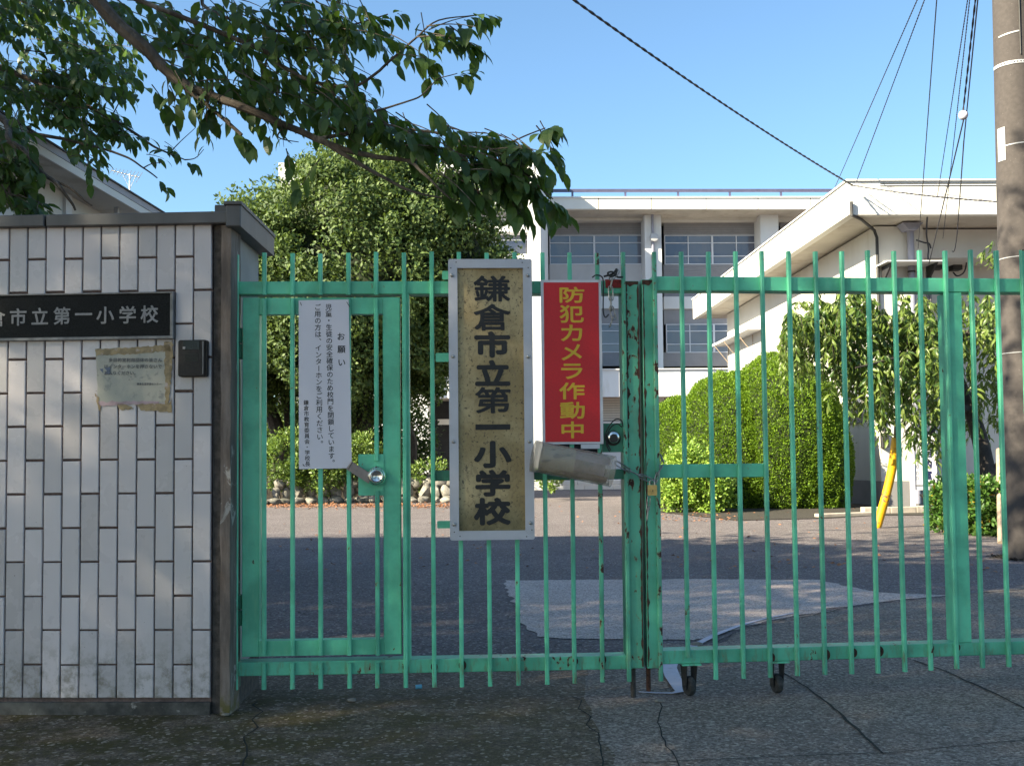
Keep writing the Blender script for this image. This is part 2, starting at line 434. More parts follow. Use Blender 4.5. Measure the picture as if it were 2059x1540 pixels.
M['leaf_shrub'] = leaf_mat('shrub_leaf', (.05, .10, .022), (.17, .25, .06), .28, .42, tcol=(.25, .36, .05))
M['leaf_weep'] = leaf_mat('weeping_leaf', (.042, .088, .02), (.165, .225, .055), .34, .40, tcol=(.25, .38, .06))
M['leaf_low'] = leaf_mat('low_plant_leaf', (.028, .085, .015), (.10, .20, .04), .3, .4, yellow=(.5, .3, .04))
M['leaf_far'] = leaf_mat('street_tree_leaf', (.03, .07, .02), (.07, .13, .04), .2)
M['dead_leaf'] = plain('withered_leaf', (.10, .03, .012), .8, .4, 50)

# ------------------------------------------------------------------ lettering (built-in font, turned into thin raised mesh)
_dg = None
_glyph = {}
def glyph(ch, bold=0.0):
    k = (ch, bold)
    if k not in _glyph:
        c = bpy.data.curves.new('lettering_curve', 'FONT'); c.body = ch; c.size = 1; c.offset = bold; c.resolution_u = 3; c.fill_mode = 'FRONT'
        o = bpy.data.objects.new('lettering_tmp', c); COL.objects.link(o)
        me = bpy.data.meshes.new_from_object(o.evaluated_get(bpy.context.evaluated_depsgraph_get()))
        vs = np.array([(v.co.x, v.co.y) for v in me.vertices]); fs = [tuple(p.vertices) for p in me.polygons]
        bpy.data.objects.remove(o); bpy.data.curves.remove(c); bpy.data.meshes.remove(me)
        _glyph[k] = (vs, fs)
    return _glyph[k]

def put_glyph(mb, fr, v, ch, cx, cz, sx, sz, bold=0.0, fit=None, rot=False, dx=0, dz=0):
    """em-square centre (cx, cz) in frame units; fit=(u0,u1,w0,w1) stretches the glyph's own box; bold thickens the strokes"""
    vs, fs = glyph(ch)
    x, y = vs[:, 0].copy(), vs[:, 1].copy()
    if rot: x, y = .5 + (y - .357), .357 - (x - .5)
    if fit:
        bu = bold * .06; su = sx if sx != 1 else .07
        r = bold * (fit[1] - fit[0]) if ch == '一' else bold * (fit[1] - fit[0])
        ax, az = (fit[0] + r, fit[1] - r), (fit[2] + r, fit[3] - r)
        u = ax[0] + (x - x.min()) / (np.ptp(x) or 1) * (ax[1] - ax[0]); w = az[0] + (y - y.min()) / (np.ptp(y) or 1) * (az[1] - az[0])
    else:
        r = bold * sx
        u = cx + (x - .5 + dx) * sx; w = cz + (y - .357 + dz) * sz
    offs = [(0, 0)] + ([(r * math.cos(k * math.pi / 4), r * math.sin(k * math.pi / 4)) for k in range(8)] if bold > 0 else [])
    for i, (a0, b0) in enumerate(offs):
        mb.add([fr.P(a + a0, v - i * .00003, b + b0) for a, b in zip(u, w)], fs)

def column(mb, fr, v, text, x_top, y_top, x_bot, y_bot, size, bold=0.0):
    """vertical line of writing between two pixel points (outer ends)"""
    u0, w0 = fr.px(x_top, y_top, v); u1, w1 = fr.px(x_bot, y_bot, v)
    n = len(text)
    for i, ch in enumerate(text):
        if ch in ' \u3000': continue
        t = (i + .5) / n
        kw = {}
        if ch in '。、': kw = dict(dx=.6, dz=.55)
        put_glyph(mb, fr, v, ch, u0 + (u1 - u0) * t, w0 + (w1 - w0) * t, size, size, bold, rot=ch == 'ー', **kw)

# ------------------------------------------------------------------ ground
def sheet(name, pts, z, mat, label=None, sub=None):
    mb = MB(); mb.add([(p[0], p[1], z) for p in pts], [tuple(range(len(pts)))])
    return single(name, mb, mat, (pts[0][0], pts[0][1], z), kind='structure', fix=True)

g = MB(); g.add([(-400, -400, -.0048), (400, -400, -.0048), (400, 700, -.0048), (-400, 700, -.0048)], [(0, 1, 2, 3)])
single('ground', g, M['asphalt'], (0, 0, -.0048), kind='structure')
# street side sheet up to the gate, slightly ragged edge
def ragged(p0, p1, n, amp, seed):
    out = []
    for i in range(n + 1):
        t = i / n; x = p0[0] + (p1[0] - p0[0]) * t; y = p0[1] + (p1[1] - p0[1]) * t
        d = mnoise.noise(Vector((x * 3, y * 3, seed))) * amp + mnoise.noise(Vector((x * 14, y * 14, seed))) * amp * .35
        out.append((x, y + d))
    return out

road = [(-30, -30), (30, -30), (30, 4.75)] + list(reversed(ragged((-30, 4.3), (30, 4.75), 400, .10, 3)))[1:]
mb = MB()
edge = ragged((-30, 4.3), (30, 4.75), 400, .10, 3)
vs = []; fs = []
for x, y in edge: vs += [(x, -30, -.0036), (x, y, -.0036)]
for i in range(len(edge) - 1): fs.append((2 * i, 2 * i + 2, 2 * i + 3, 2 * i + 1))
mb.add(vs, fs); single('road', mb, M['road'], (0, 3, -.0036), kind='structure')
# right-hand coarse paving laid in big fields
pv = [on_z(*p) for p in ((1175, 1400), (1240, 1540), (1330, 1700), (2600, 1600), (2500, 1160), (2059, 1178), (1900, 1198), (1700, 1222), (1585, 1240), (1500, 1262), (1440, 1296), (1300, 1290), (1180, 1330))]
PAVING_PTS = pv
# pale slab behind the gate
sl = [on_z(*p) for p in ((1012, 1166), (1022, 1190), (1040, 1222), (1048, 1250), (1090, 1280), (1180, 1284), (1300, 1284), (1400, 1286), (1450, 1272), (1500, 1258), (1590, 1238), (1700, 1218), (1800, 1206), (1905, 1196), (1760, 1190), (1650, 1165), (1400, 1163))]
def ragged_loop(P, amp, seed):
    out = []
    for i in range(len(P)):
        a, c = P[i], P[(i + 1) % len(P)]; n = max(1, int((c - a).length / .03))
        for j in range(n):
            p = a.lerp(c, j / n); out.append((p.x + mnoise.noise(p * 7 + Vector((seed, 0, 0))) * amp, p.y + mnoise.noise(p * 7 + Vector((0, seed, 0))) * amp))
    return out
sheet('concrete_slab', ragged_loop(sl, .035, 4), -.0012, M['slab'])
sheet('paving', ragged_loop(PAVING_PTS, .02, 11), -.0024, M['paving'])
# joints and cracks
def crack(pts, w, jit=.008, z=.0004, name='paving_joint'):
    P = [on_z(*p) for p in pts]; out = []
    for a, b in zip(P[:-1], P[1:]):
        n = max(2, int((b - a).length / .05))
        for i in range(n): out.append(a.lerp(b, i / n))
    out.append(P[-1]); vs = []; fs = []
    for i, p in enumerate(out):
        t = (out[min(i + 1, len(out) - 1)] - out[max(i - 1, 0)]).normalized(); s = Vector((-t.y, t.x, 0))
        o = s * mnoise.noise(p * 9) * jit; ww = w * (.55 + .8 * abs(mnoise.noise(p * 17)))
        vs += [p + o - s * ww / 2, p + o + s * ww / 2]
    for i in range(len(out) - 1): fs.append((2 * i, 2 * i + 2, 2 * i + 3, 2 * i + 1))
    m = MB(); m.add([(v[0], v[1], z) for v in vs], fs)
    single(name, m, M['crack'], (out[0][0], out[0][1], z), kind='structure')
crack([(1575, 1352), (1620, 1380), (1668, 1415), (1712, 1455), (1748, 1490), (1778, 1514)], .012)
crack([(1835, 1326), (1900, 1348), (1965, 1378), (2020, 1402), (2080, 1435)], .012)
crack([(1290, 1532), (1480, 1524), (1700, 1514), (1778, 1512), (1900, 1502), (2080, 1484)], .006)
crack([(1155, 1400), (1182, 1440), (1200, 1490), (1216, 1540)], .006, .03, name='pavement_crack')
crack([(1330, 1412), (1328, 1470), (1345, 1510), (1372, 1540)], .006, .02, name='pavement_crack')
crack([(1600, 1243), (1700, 1222), (1800, 1207), (1905, 1197), (2080, 1182)], .012, .02, name='pavement_crack')
crack([(1380, 1296), (1440, 1290), (1500, 1262), (1580, 1244)], .008, .02, name='pavement_crack')
crack([(485, 1540), (505, 1480), (520, 1430), (515, 1410)], .007, .04, name='pavement_crack')

# ------------------------------------------------------------------ tiled gate wall
WL = Frame((at_y(426, 1300, 3.60).x, 3.60, 0), R(-2.4))
uR = WL.U(426, 930); pitch = (uR - WL.U(51.8, 930)) / 10
wt, wb = WL.Wz(408, 449), WL.Wz(408, 1403.5)
wpe = [WL.Wz(408, 583.6), WL.Wz(408, 1266)]; hp = (wpe[0] - wpe[1]) / 5
woff = WL.Wz(371, 1197.2)
wall = thing('gate_wall', WL.P(uR - .6, .1, 0), 'white vertical tiled wall with grey coping and brown concrete end post beside the green gate', 'wall')
NCOL = 24
uL = uR - NCOL * pitch
b = MB(); b.box(WL, uL, uR - .001, .006, .19, .02, wt + .004); part('grout_backing', wall, b, M['grout'])
gt = .005
tile_meshes = {}
LOC['_o'] = Vector((0, 0, 0))
def tile_mesh(w, h):
    k = (round(w, 3), round(h, 2))
    if k not in tile_meshes:
        m = MB(); m.bbox(ID, -w / 2, w / 2, -.005, .0055, -h / 2, h / 2, .0022)
        tile_meshes[k] = mesh_of('tile', m, M['tile'], (0, 0, 0))
    return tile_meshes[k]
for c in range(NCOL):
    u1 = uR - c * pitch; u0 = u1 - pitch
    base = wpe[1] if c % 2 == 0 else woff
    js = [base + k * hp for k in range(-3, 9)]
    js = [wb] + [j for j in js if wb + .03 < j < wt - .02] + [wt]
    for w0, w1 in zip(js[:-1], js[1:]):
        h = w1 - w0 - gt
        me = tile_mesh(pitch - gt, h)
        o = inst('tile', wall, me, WL.P((u0 + u1) / 2, rng.normal(0, .0004), (w0 + w1) / 2 + rng.normal(0, .0006)), (0, rng.normal(0, .002), WL.yaw + rng.normal(0, .002)))
b = MB(); b.box(WL, uL, WL.U(424, 1420), -.012, .19, -.02, wb - .012)
part('plinth', wall, b, M['plinth'])
# coping: front run, then a higher return piece
b = MB(); b.bbox(WL, uL, WL.U(88, 440, -.03), -.03, .22, WL.Wz(50, 456, -.03), WL.Wz(50, 432, -.03), .003); part('coping', wall, b, M['coping'])
b = MB(); b.bbox(WL, WL.U(92, 440, -.03), WL.U(456, 440, -.03), -.03, .22, WL.Wz(270, 452, -.03), WL.Wz(270, 428, -.03), .003); part('coping', wall, b, M['coping'])
RW = Frame(WL.P(WL.U(463.5, 930, .02), .02, 0), R(.6))   # return wall, running back beside the wicket door
b = MB(); b.box(RW, -.19, -.002, .0, .42, -.02, RW.Wz(463, 452)); part('return_wall', wall, b, M['plaster'])
b = MB(); b.box(RW, -.19, .001, -.002, .422, -.02, .13); part('return_dark_base', wall, b, M['conc_dark'])  # lowest part of the return wall drawn darker
cu1 = RW.U(484, 430, -.06)
b = MB(); b.bbox(RW, cu1 - .052, cu1, -.06, .47, RW.Wz(484, 455, -.06), RW.Wz(484, 412, -.06), .003)
b.bbox(RW, cu1 - .058, cu1 + .004, -.066, .476, RW.Wz(484, 412, -.06), RW.Wz(484, 405, -.06), .002)
b.box(RW, cu1 - .10, cu1 - .059, -.02, .45, RW.Wz(463, 451, -.02), RW.Wz(463, 412, -.02))
part('return_coping', wall, b, M['coping'])
b = MB()
ua, ub, uc = WL.U(427.5, 930, 0), WL.U(443.5, 930, -.012), WL.U(463, 930, -.012)
def rough_column(fr, u0, u1, v0, v1, w0, w1, n, amp, seed):
    m = MB(); vs = []
    for i in range(n + 1):
        w = w0 + (w1 - w0) * i / n
        for j, (u, v) in enumerate(((u0, v0), ((u0 + u1) / 2, v0), (u1, v0), (u1, v1), (u0, v1))):
            d = mnoise.noise(Vector((w * 9, j * 3.1, seed))) * amp; e = mnoise.noise(Vector((w * 9 + 30, j * 3.1, seed))) * amp
            vs.append(fr.P(u + d, v + e, w))
    fs = [tuple(range(4, -1, -1)), tuple(n * 5 + k for k in range(5))]
    for i in range(n):
        for j in range(5):
            fs.append((i * 5 + j, i * 5 + (j + 1) % 5, (i + 1) * 5 + (j + 1) % 5, (i + 1) * 5 + j))
    return m.add(vs, fs)
part('post_core', wall, rough_column(WL, ua, ub, .008, .2, -.02, WL.Wz(435, 452), 60, .003, 1), M['conc_dark'])  # shade on this narrow strip put in as darker concrete
part('end_post', wall, rough_column(WL, ub, uc, -.012, .10, -.02, WL.Wz(452, 455), 60, .0035, 5), M['conc_post'])

# name plaque on the wall
pl = thing('name_plaque', WL.P(WL.U(150, 636), -.01, WL.Wz(150, 636)), 'long black stone school name plaque with pale lettering set in the tiled wall', 'plaque')
f = lambda y: (WL.U(348, y, -.02))
u1, w0, w1 = WL.U(348, 636, -.022), WL.Wz(345, 681, -.022), WL.Wz(345, 586, -.022)
wid = .92
fw = .011
b = MB()
b.bbox(WL, u1 - wid, u1, -.022, .004, w1 - fw * .55, w1, .0015); b.bbox(WL, u1 - wid, u1, -.022, .004, w0, w0 + fw, .0015)
b.bbox(WL, u1 - fw, u1, -.0225, .004, w0 + fw, w1 - fw * .55, .0015); b.bbox(WL, u1 - wid, u1 - wid + fw, -.0225, .004, w0 + fw, w1 - fw * .55, .0015)
part('frame', pl, b, M['plaque_frame'])
b = MB(); b.box(WL, u1 - wid + fw, u1 - fw, -.014, .003, w0 + fw, w1 - fw * .55); part('stone_panel', pl, b, M['granite'])
b = MB()
cs = [(300.5, 632.5), (256.5, 634), (211.5, 634.5), (168, 633), (124.5, 636), (80, 637.5), (36.5, 638.5), (-7, 640), (-51, 642)]
for (x, y), ch in zip(cs, '校学小一第立市倉鎌'):
    u, w = WL.px(x, y, -.0165)
    put_glyph(b, WL, -.0165, ch, u, w, .0635, .0635, .020)
part('lettering', pl, b, M['letter_white'])

# taped paper notice
nt = thing('taped_notice', WL.P(WL.U(265, 755), -.01, WL.Wz(265, 755)), 'stained paper notice stuck to the wall tiles with peeling brown tape', 'notice')
def quad_px(mb, fr, pts, v, th=.0008):
    q = [fr.px(x, y, v) for x, y in pts]
    mb.prism([fr.P(u, v, w) for u, w in q], fr.n * th)
def jag(pts, amp, seed, step=7):
    out = []
    n = len(pts)
    for i in range(n):
        a, c = pts[i], pts[(i + 1) % n]; L = math.hypot(c[0] - a[0], c[1] - a[1]); k = max(1, int(L / step))
        for j in range(k):
            t = j / k; x = a[0] + (c[0] - a[0]) * t; y = a[1] + (c[1] - a[1]) * t
            out.append((x + mnoise.noise(Vector((x * .31, y * .31, seed))) * amp, y + mnoise.noise(Vector((x * .31, y * .31, seed + 9))) * amp))
    return out
b = MB(); quad_px(b, WL, jag([(192, 700), (332, 697), (334, 809), (197, 812)], 2.2, 2, 12), -.0072); part('sheet', nt, b, M['paper'])
for pts, mt, sd in (([(191, 702), (262, 699), (343, 692), (344, 706), (260, 712), (194, 714)], 'tape', 1), ([(331, 688), (347, 684), (345, 760), (338, 812), (332, 812)], 'tape', 4),
                    ([(194, 808), (320, 806), (318, 812), (200, 815)], 'tape_pink', 6), ([(236, 813), (250, 811), (268, 822), (246, 824), (239, 821)], 'tape', 8),
                    ([(275, 813), (338, 811), (344, 800), (345, 828), (312, 827), (283, 826)], 'tape', 11), ([(190, 790), (199, 800), (202, 826), (196, 818)], 'tape', 13)):
    b = MB(); quad_px(b, WL, jag(pts, 4.0, sd, 5), -.0085); part('tape_strip', nt, b, M[mt])
b = MB()
for text, x0, y0, x1, sz in (('多目的室利用団体の皆さん', 218, 724, 326, .0148), ('はインターホンを押さないで', 209, 737, 326, .0148), ('お入りください。', 209, 750, 278, .0148), ('鎌倉生涯学習センター', 275, 772, 324, .0085)):
    n = len(text)
    for i, ch in enumerate(text):
        u, w = WL.px(x0 + (x1 - x0) * (i + .5) / n, y0, -.009); put_glyph(b, WL, -.009, ch, u, w, sz, sz, .022)
part('lettering', nt, b, M['ink_faded'])
b = MB(); quad_px(b, WL, jag([(211, 738), (221, 737), (223, 752), (213, 754)], 5, 20, 4), -.0092, .0002); quad_px(b, WL, jag([(200, 742), (207, 741), (206, 750)], 3, 22, 4), -.0092, .0002)
part('ink_smear', nt, b, M['ink_blue'])

# intercom
ic = thing('intercom', WL.P(WL.U(386, 720), -.01, WL.Wz(386, 720)), 'dark brown intercom box on the tiled wall beside the taped paper notice', 'intercom')
def rounded(fr, u0, u1, w0, w1, r, v, n=4):
    out = []
    for cx, cz, a0 in ((u1 - r, w1 - r, 0), (u0 + r, w1 - r, 90), (u0 + r, w0 + r, 180), (u1 - r, w0 + r, 270)):
        for k in range(n + 1):
            a = R(a0 + 90 * k / n); out.append(fr.P(cx + r * math.cos(a), v, cz + r * math.sin(a)))
    return out
u0, u1, w0, w1 = WL.rect(357, 683, 415, 757, -.03)
b = MB(); b.prism(rounded(WL, u0, u1, w0, w1, .008, -.024), WL.n * .02)
b.prism(rounded(WL, u0 + .003, u1 - .007, w0 + .003, w1 - .003, .006, -.030), WL.n * .007)
part('housing', ic, b, M['intercom'], smooth=False)
b = MB(); x0, x1, y0, y1 = WL.rect(368, 684.5, 401, 703, -.032); b.box(WL, x0, x1, -.032, -.029, y0, y1); part('camera_window', ic, b, M['intercom_dark'])
b = MB(); x0, x1, y0, y1 = WL.rect(367.5, 697, 372.5, 702, -.033); b.box(WL, x0, x1, -.034, -.0321, y0, y1); part('call_button', ic, b, M['letter_white'])
b = MB(); x0, x1, y0, y1 = WL.rect(407, 686, 409, 752, -.031); b.box(WL, x0, x1, -.0315, -.0285, y0, y1); part('trim_strip', ic, b, M['plaque_frame'])
b = MB()
for k in range(7):
    y = 712 + k * 2.2; x0, x1, y0, y1 = WL.rect(372, y, 398, y + .9, -.031); b.box(WL, x0, x1, -.0312, -.0295, y0, y1)
part('speaker_slot', ic, b, M['intercom_dark'])

# ------------------------------------------------------------------ gates
GL = Frame((at_y(474, 1300, 3.66).x, 3.66, 0), R(2.5))
uj = GL.U(1292, 930)
q = GL.P(uj, 0, 0)
GR = Frame(q, R(5.2))
BW, BT = .0152, .0135        # bar width and thickness
def bar_mesh(h):
    m = MB(); m.bbox(ID, -BW / 2, BW / 2, 0, BT, 0, h, .0018)
    return m
def bar(parent, fr, xm, xt, yt, xb, yb, mat='green', v=0.0, lean=True):
    """vertical bar given by its pixel column at mid height and its end rows"""
    u = fr.U(xm, 940, v); w1 = fr.Wz(xt, yt, v); w0 = fr.Wz(xb, yb, v)
    b = MB(); n = max(1, int((w1 - w0) / .22)); vs = []; prof = ((-BW / 2, BT), (-BW / 2, .003), (-BW / 2 + .003, 0), (BW / 2 - .003, 0), (BW / 2, .003), (BW / 2, BT))
    for i in range(n + 1):
        w = w0 + (w1 - w0) * i / n; d = mnoise.noise(Vector((w * 2.2, xm, 0))) * .0012
        vs += [fr.P(u + a + d, v + c + d * .5, w) for a, c in prof]
    k = len(prof)
    fs = [tuple(range(k))[::-1], tuple(n * k + j for j in range(k))] + [(i * k + j, i * k + (j + 1) % k, (i + 1) * k + (j + 1) % k, (i + 1) * k + j) for i in range(n) for j in range(k)]
    b.add(vs, fs)
    return part('bar', parent, b, M[mat])
def rail(name, parent, fr, x0, x1, yt, yb, v0, v1, mat='green', sub=None):
    """horizontal box section; yt, yb rows at both ends ((left),(right))"""
    u0, u1 = fr.U(x0, (yt[0] + yb[0]) / 2, v0), fr.U(x1, (yt[1] + yb[1]) / 2, v0)
    w1 = (fr.Wz(x0, yt[0], v0) + fr.Wz(x1, yt[1], v0)) / 2; w0 = (fr.Wz(x0, yb[0], v0) + fr.Wz(x1, yb[1], v0)) / 2
    b = MB(); b.bbox(fr, u0, u1, v0, v1, w0, w1, .0022)
    return part(name, parent, b, M[mat]), (u0, u1, w0, w1)
def upright(name, parent, fr, x0, x1, yt, yb, v0, v1, mat='green'):
    u0, u1 = fr.U(x0, 940, v0), fr.U(x1, 940, v0)
    w1, w0 = fr.Wz((x0 + x1) / 2, yt, v0), fr.Wz((x0 + x1) / 2, yb, v0)
    b = MB(); b.bbox(fr, u0, u1, v0, v1, w0, w1, .0025)
    return part(name, parent, b, M[mat]), (u0, u1, w0, w1)

RV = BT + .0005
gl = thing('wicket_gate', GL.P(.6, 0, 0), 'green steel barred gate panel with a small wicket door, carrying the school signs', 'gate')
rail('top_rail', gl, GL, 465, 1262, (568, 563), (591.5, 590.5), RV, RV + .065)
rail('bottom_rail', gl, GL, 478, 1272, (1329, 1320), (1360, 1344), RV, RV + .07, 'green_worn')
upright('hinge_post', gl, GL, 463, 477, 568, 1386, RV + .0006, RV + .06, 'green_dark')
upright('door_post', gl, GL, 811, 824, 568, 1352, RV - .0008, RV + .05, 'green')
upright('meeting_post', gl, GL, 1262, 1289.5, 565, 1343.5, RV - .001, RV + .07, 'green_rusty')
b = MB(); b.box(GL, GL.U(1253.5, 940, RV + .004), GL.U(1262, 940, RV + .004), RV + .004, RV + .066, GL.Wz(1258, 1340), GL.Wz(1258, 567)); part('meeting_post_edge', gl, b, M['green_dark'], label='rusty inner edge of the meeting post with its side shading put into the dark green')  # shading of the side face put in as darker green
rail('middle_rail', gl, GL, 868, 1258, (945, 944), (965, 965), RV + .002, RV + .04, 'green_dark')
door_x = [530.5, 587.5, 644, 701.5, 757.5]
full_x = [474, 814, 870.5, 925.7, 982, 1038.7, 1096, 1150.8, 1206.7]
tops = {474: 512, 530.5: 508, 587.5: 509, 644: 510, 701.5: 508.5, 757.5: 506.5, 814: 508, 870.5: 506, 925.7: 507, 982: 508.5, 1038.7: 507, 1096: 508, 1150.8: 508, 1206.7: 508.5, 1259.5: 507}
def lean(x): return (x - 560) / 45600 * 435
def bot(x): return np.interp(x, [475, 930, 1100, 1215, 1331, 1442, 1551, 1606, 1769, 1927, 2033, 2300], [1387, 1381, 1376, 1371, 1369, 1366, 1362, 1358, 1353, 1344, 1340, 1332])
for x in full_x + [1259.5]:
    bar(gl, GL, x, x - lean(x), tops[x], x + lean(x), bot(x), 'green_rusty' if x > 1200 else 'green_worn' if x > 1140 else 'green')
for x in door_x:
    bar(gl, GL, x, x, tops[x], x, 592.5)
    bar(gl, GL, x, x, 1333, x, bot(x), 'green_worn')
# wicket door: child of the gate, its rails, bars and fittings one level deeper
uq0, uq1 = GL.U(487, 940, RV + .002), GL.U(521, 940, RV + .002)
wq0, wq1 = GL.Wz(505, 1320, RV + .002), GL.Wz(505, 598.5, RV + .002)
b = MB(); b.bbox(GL, uq0, uq1, RV + .002, RV + .045, wq0, wq1, .002)
ur0, ur1 = GL.U(770.5, 940, RV + .002), GL.U(805.5, 940, RV + .002)
b.bbox(GL, ur0, ur1, RV + .002, RV + .045, wq0, wq1, .002)
wd1 = GL.Wz(640, 631.5, RV + .002); wd0 = GL.Wz(640, 1286.5, RV + .002)
b.box(GL, uq1 + .0002, ur0 - .0002, RV + .0025, RV + .045, wd1, wq1 - .001); b.box(GL, uq1 + .0002, ur0 - .0002, RV + .0025, RV + .045, wq0 + .001, wd0)
door = part('wicket_door', gl, b, M['green'])
for x in door_x:
    if x < 750: bar(door, GL, x, x, 599.5, x, 1317.5)
    else:
        bar(door, GL, x, x - 2, 599.5, x, 926, 'green'); bar(door, GL, x + .5, x, 987, x + 1, 1317.5, 'green_worn')
x0, x1, y0, y1 = GL.rect(720.5, 913, 772, 996, RV - .001)
b = MB(); b.prism(rounded(GL, x0, x1, y0, y1, .003, RV - .002), GL.n * .03); part('lock_plate', door, b, M['green'])
kx, kz = GL.px(757.5, 957, 0)
def knob(parent, fr, kx, kz, r, v, name='door_knob', mat='chrome'):
    b = MB(); o = fr.P(kx, v, kz); a = -fr.n
    b.lathe(o, a, [(0, 0), (r, 0), (r * 1.0, .004), (r * .93, .009), (r * .84, .013), (r * .8, .014), (r * .74, .022), (r * .70, .026), (r * .60, .0265), (r * .56, .022), (r * .5, .012), (r * .28, .009), (0, .008)], 32)
    return part(name, parent, b, M[mat], smooth=True)
knob(door, GL, kx, kz, .0345, -.0005)
b = MB(); b.tube([GL.P(kx, -.022, kz + .031), GL.P(kx, -.0285, kz + .031)], .003, 8); part('knob_screw', door, b, M['dark_steel'])
p0, p1 = GL.px(703, 936, -.012), GL.px(746, 964, -.012)
d = Vector((p1[0] - p0[0], p1[1] - p0[1])).normalized(); nn = Vector((-d.y, d.x)) * .0165
b = MB(); b.prism([GL.P(p0[0] - nn.x, -.012, p0[1] - nn.y), GL.P(p1[0] - nn.x, -.012, p1[1] - nn.y), GL.P(p1[0] + nn.x, -.012, p1[1] + nn.y), GL.P(p0[0] + nn.x, -.012, p0[1] + nn.y)], GL.n * .0025)
b.tube([GL.P(p0[0] - nn.x, -.011, p0[1] - nn.y), GL.P(p0[0] + nn.x, -.011, p0[1] + nn.y)], .004, 8)
part('strap_plate', door, b, M['tarnished_blade'])
for y0, y1 in ((659, 689), (691, 721), (1196, 1225), (1228, 1258)):
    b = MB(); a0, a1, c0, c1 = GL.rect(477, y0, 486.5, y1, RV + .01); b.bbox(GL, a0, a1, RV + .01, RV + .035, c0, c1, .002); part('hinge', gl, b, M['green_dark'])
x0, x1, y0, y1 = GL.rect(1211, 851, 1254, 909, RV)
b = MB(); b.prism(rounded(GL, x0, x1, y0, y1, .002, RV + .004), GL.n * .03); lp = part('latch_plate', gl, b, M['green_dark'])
kx2, kz2 = GL.px(1234, 879, 0)
b = MB(); b.lathe(GL.P(kx2, RV + .004, kz2 - .003), -GL.n, [(0, 0), (.027, 0), (.027, .004), (.020, .009), (.016, .010), (.016, .02), (.0135, .024), (0, .024)], 28); part('knob_rose', gl, b, M['dark_steel'], smooth=True)
b = MB(); b.lathe(GL.P(kx2, RV - .012, kz2), -GL.n, [(.0, -.008), (.0215, -.008), (.0215, 0), (.0205, .003), (.018, .005), (.011, .0068), (0, .0075)], 28); part('knob', gl, b, M['chrome'], smooth=True)
# cross tabs the big sign is bolted to
for (a0, a1, c0, c1) in ((876, 709.5, 1050, 727), (879, 1046, 1060, 1061), (889, 545, 1064, 562)):
    x0, x1, y0, y1 = GL.rect(a0, a1, c0, c1, -.004); b = MB(); b.prism(rounded(GL, x0, x1, y0, y1, .004, -.0045), GL.n * .004); part('sign_bracket', gl, b, M['green'])
# drop rod
b = MB(); u = GL.U(1273.5, 1370, .04); b.tube([GL.P(u, .045, .003), GL.P(u, .045, .13)], .0095, 10); part('drop_rod', gl, b, M['dark_steel'])
x0, x1, y0, y1 = GL.rect(1211, 564, 1257, 579, RV - .004)
b = MB(); b.bbox(GL, x0 + .012, x1, RV - .004, RV + .05, y0, y1 + .004, .002); part('hasp_plate', gl, b, M['red_lead'])

gr = thing('sliding_gate', GR.P(.7, 0, 0), 'long green steel barred gate on casters, right of the chained meeting posts', 'gate')
rail('top_rail', gr, GR, 1313, 2330, (562, 556), (588, 585.5), RV, RV + .065, 'green')
_, br = rail('bottom_rail', gr, GR, 1330, 2330, (1313, 1277), (1339, 1304), RV, RV + .07, 'green_worn')
upright('meeting_post', gr, GR, 1296.5, 1322, 562, 1343.5, RV - .0005, RV + .07, 'green_worn')
b = MB(); b.box(GR, GR.U(1322.2, 940, RV + .006), GR.U(1327, 940, RV + .006), RV + .006, RV + .066, GR.Wz(1325, 1338), GR.Wz(1318, 566)); part('meeting_post_edge', gr, b, M['green_dark'])
_, pu = upright('post', gr, GR, 1916, 1944, 588.5, 1292, RV - .0012, RV + .08, 'green')
upright('post', gr, GR, 2310, 2336, 556, 1302, RV - .0012, RV + .08, 'green')
rail('middle_rail', gr, GR, 1325, 1541, (934.5, 931), (961.5, 958.5), RV + .001, RV + .04, 'green')
gx = [1323, 1378, 1433, 1488.5, 1541.6, 1596.3, 1651, 1704.6, 1757, 1810.7, 1862.6, 1914.5, 1966.5, 2018.7, 2071, 2123, 2174, 2225, 2276, 2327]
for i, x in enumerate(gx):
    t = np.interp(x, [1323, 2033], [506.5, 503]) + rng.uniform(-1, 1)
    yb = bot(x) if i != 1 else 1322
    bar(gr, GR, x, x - lean(x), t, x + lean(x), yb, 'green_rusty' if i == 0 else 'green_worn' if i in (1, 4, 6, 12) else 'green')
def rust_edge(parent, fr, x, y0, y1, wl, wr, seed):
    n = 90; L_ = []; R_ = []
    for i in range(n + 1):
        y = y0 + (y1 - y0) * i / n; a = max(0, .35 + mnoise.noise(Vector((y * .05, seed, 0))) * 1.3 + mnoise.noise(Vector((y * .21, seed, 4))) * .7)
        xx = x + (y - 940) / 870 * 12
        L_.append(fr.px(xx - wl * a - .5, y, RV - .0016)); R_.append(fr.px(xx + wr * a + .5, y, RV - .0016))
    vs = [fr.P(u, RV - .0016, w) for u, w in L_] + [fr.P(u, RV - .0016, w) for u, w in R_]
    b = MB(); b.add(vs, [(i, i + 1, n + 2 + i, n + 1 + i) for i in range(n)]); part('rust_edge', parent, b, M['rust'])
rust_edge(gl, GL, 1288.0, 566, 1340, 4.5, 1.2, 1.0); rust_edge(gl, GL, 1263.5, 566, 900, .6, 5, 5.0); rust_edge(gr, GR, 1298.5, 563, 1340, 1.0, 3.5, 9.0)
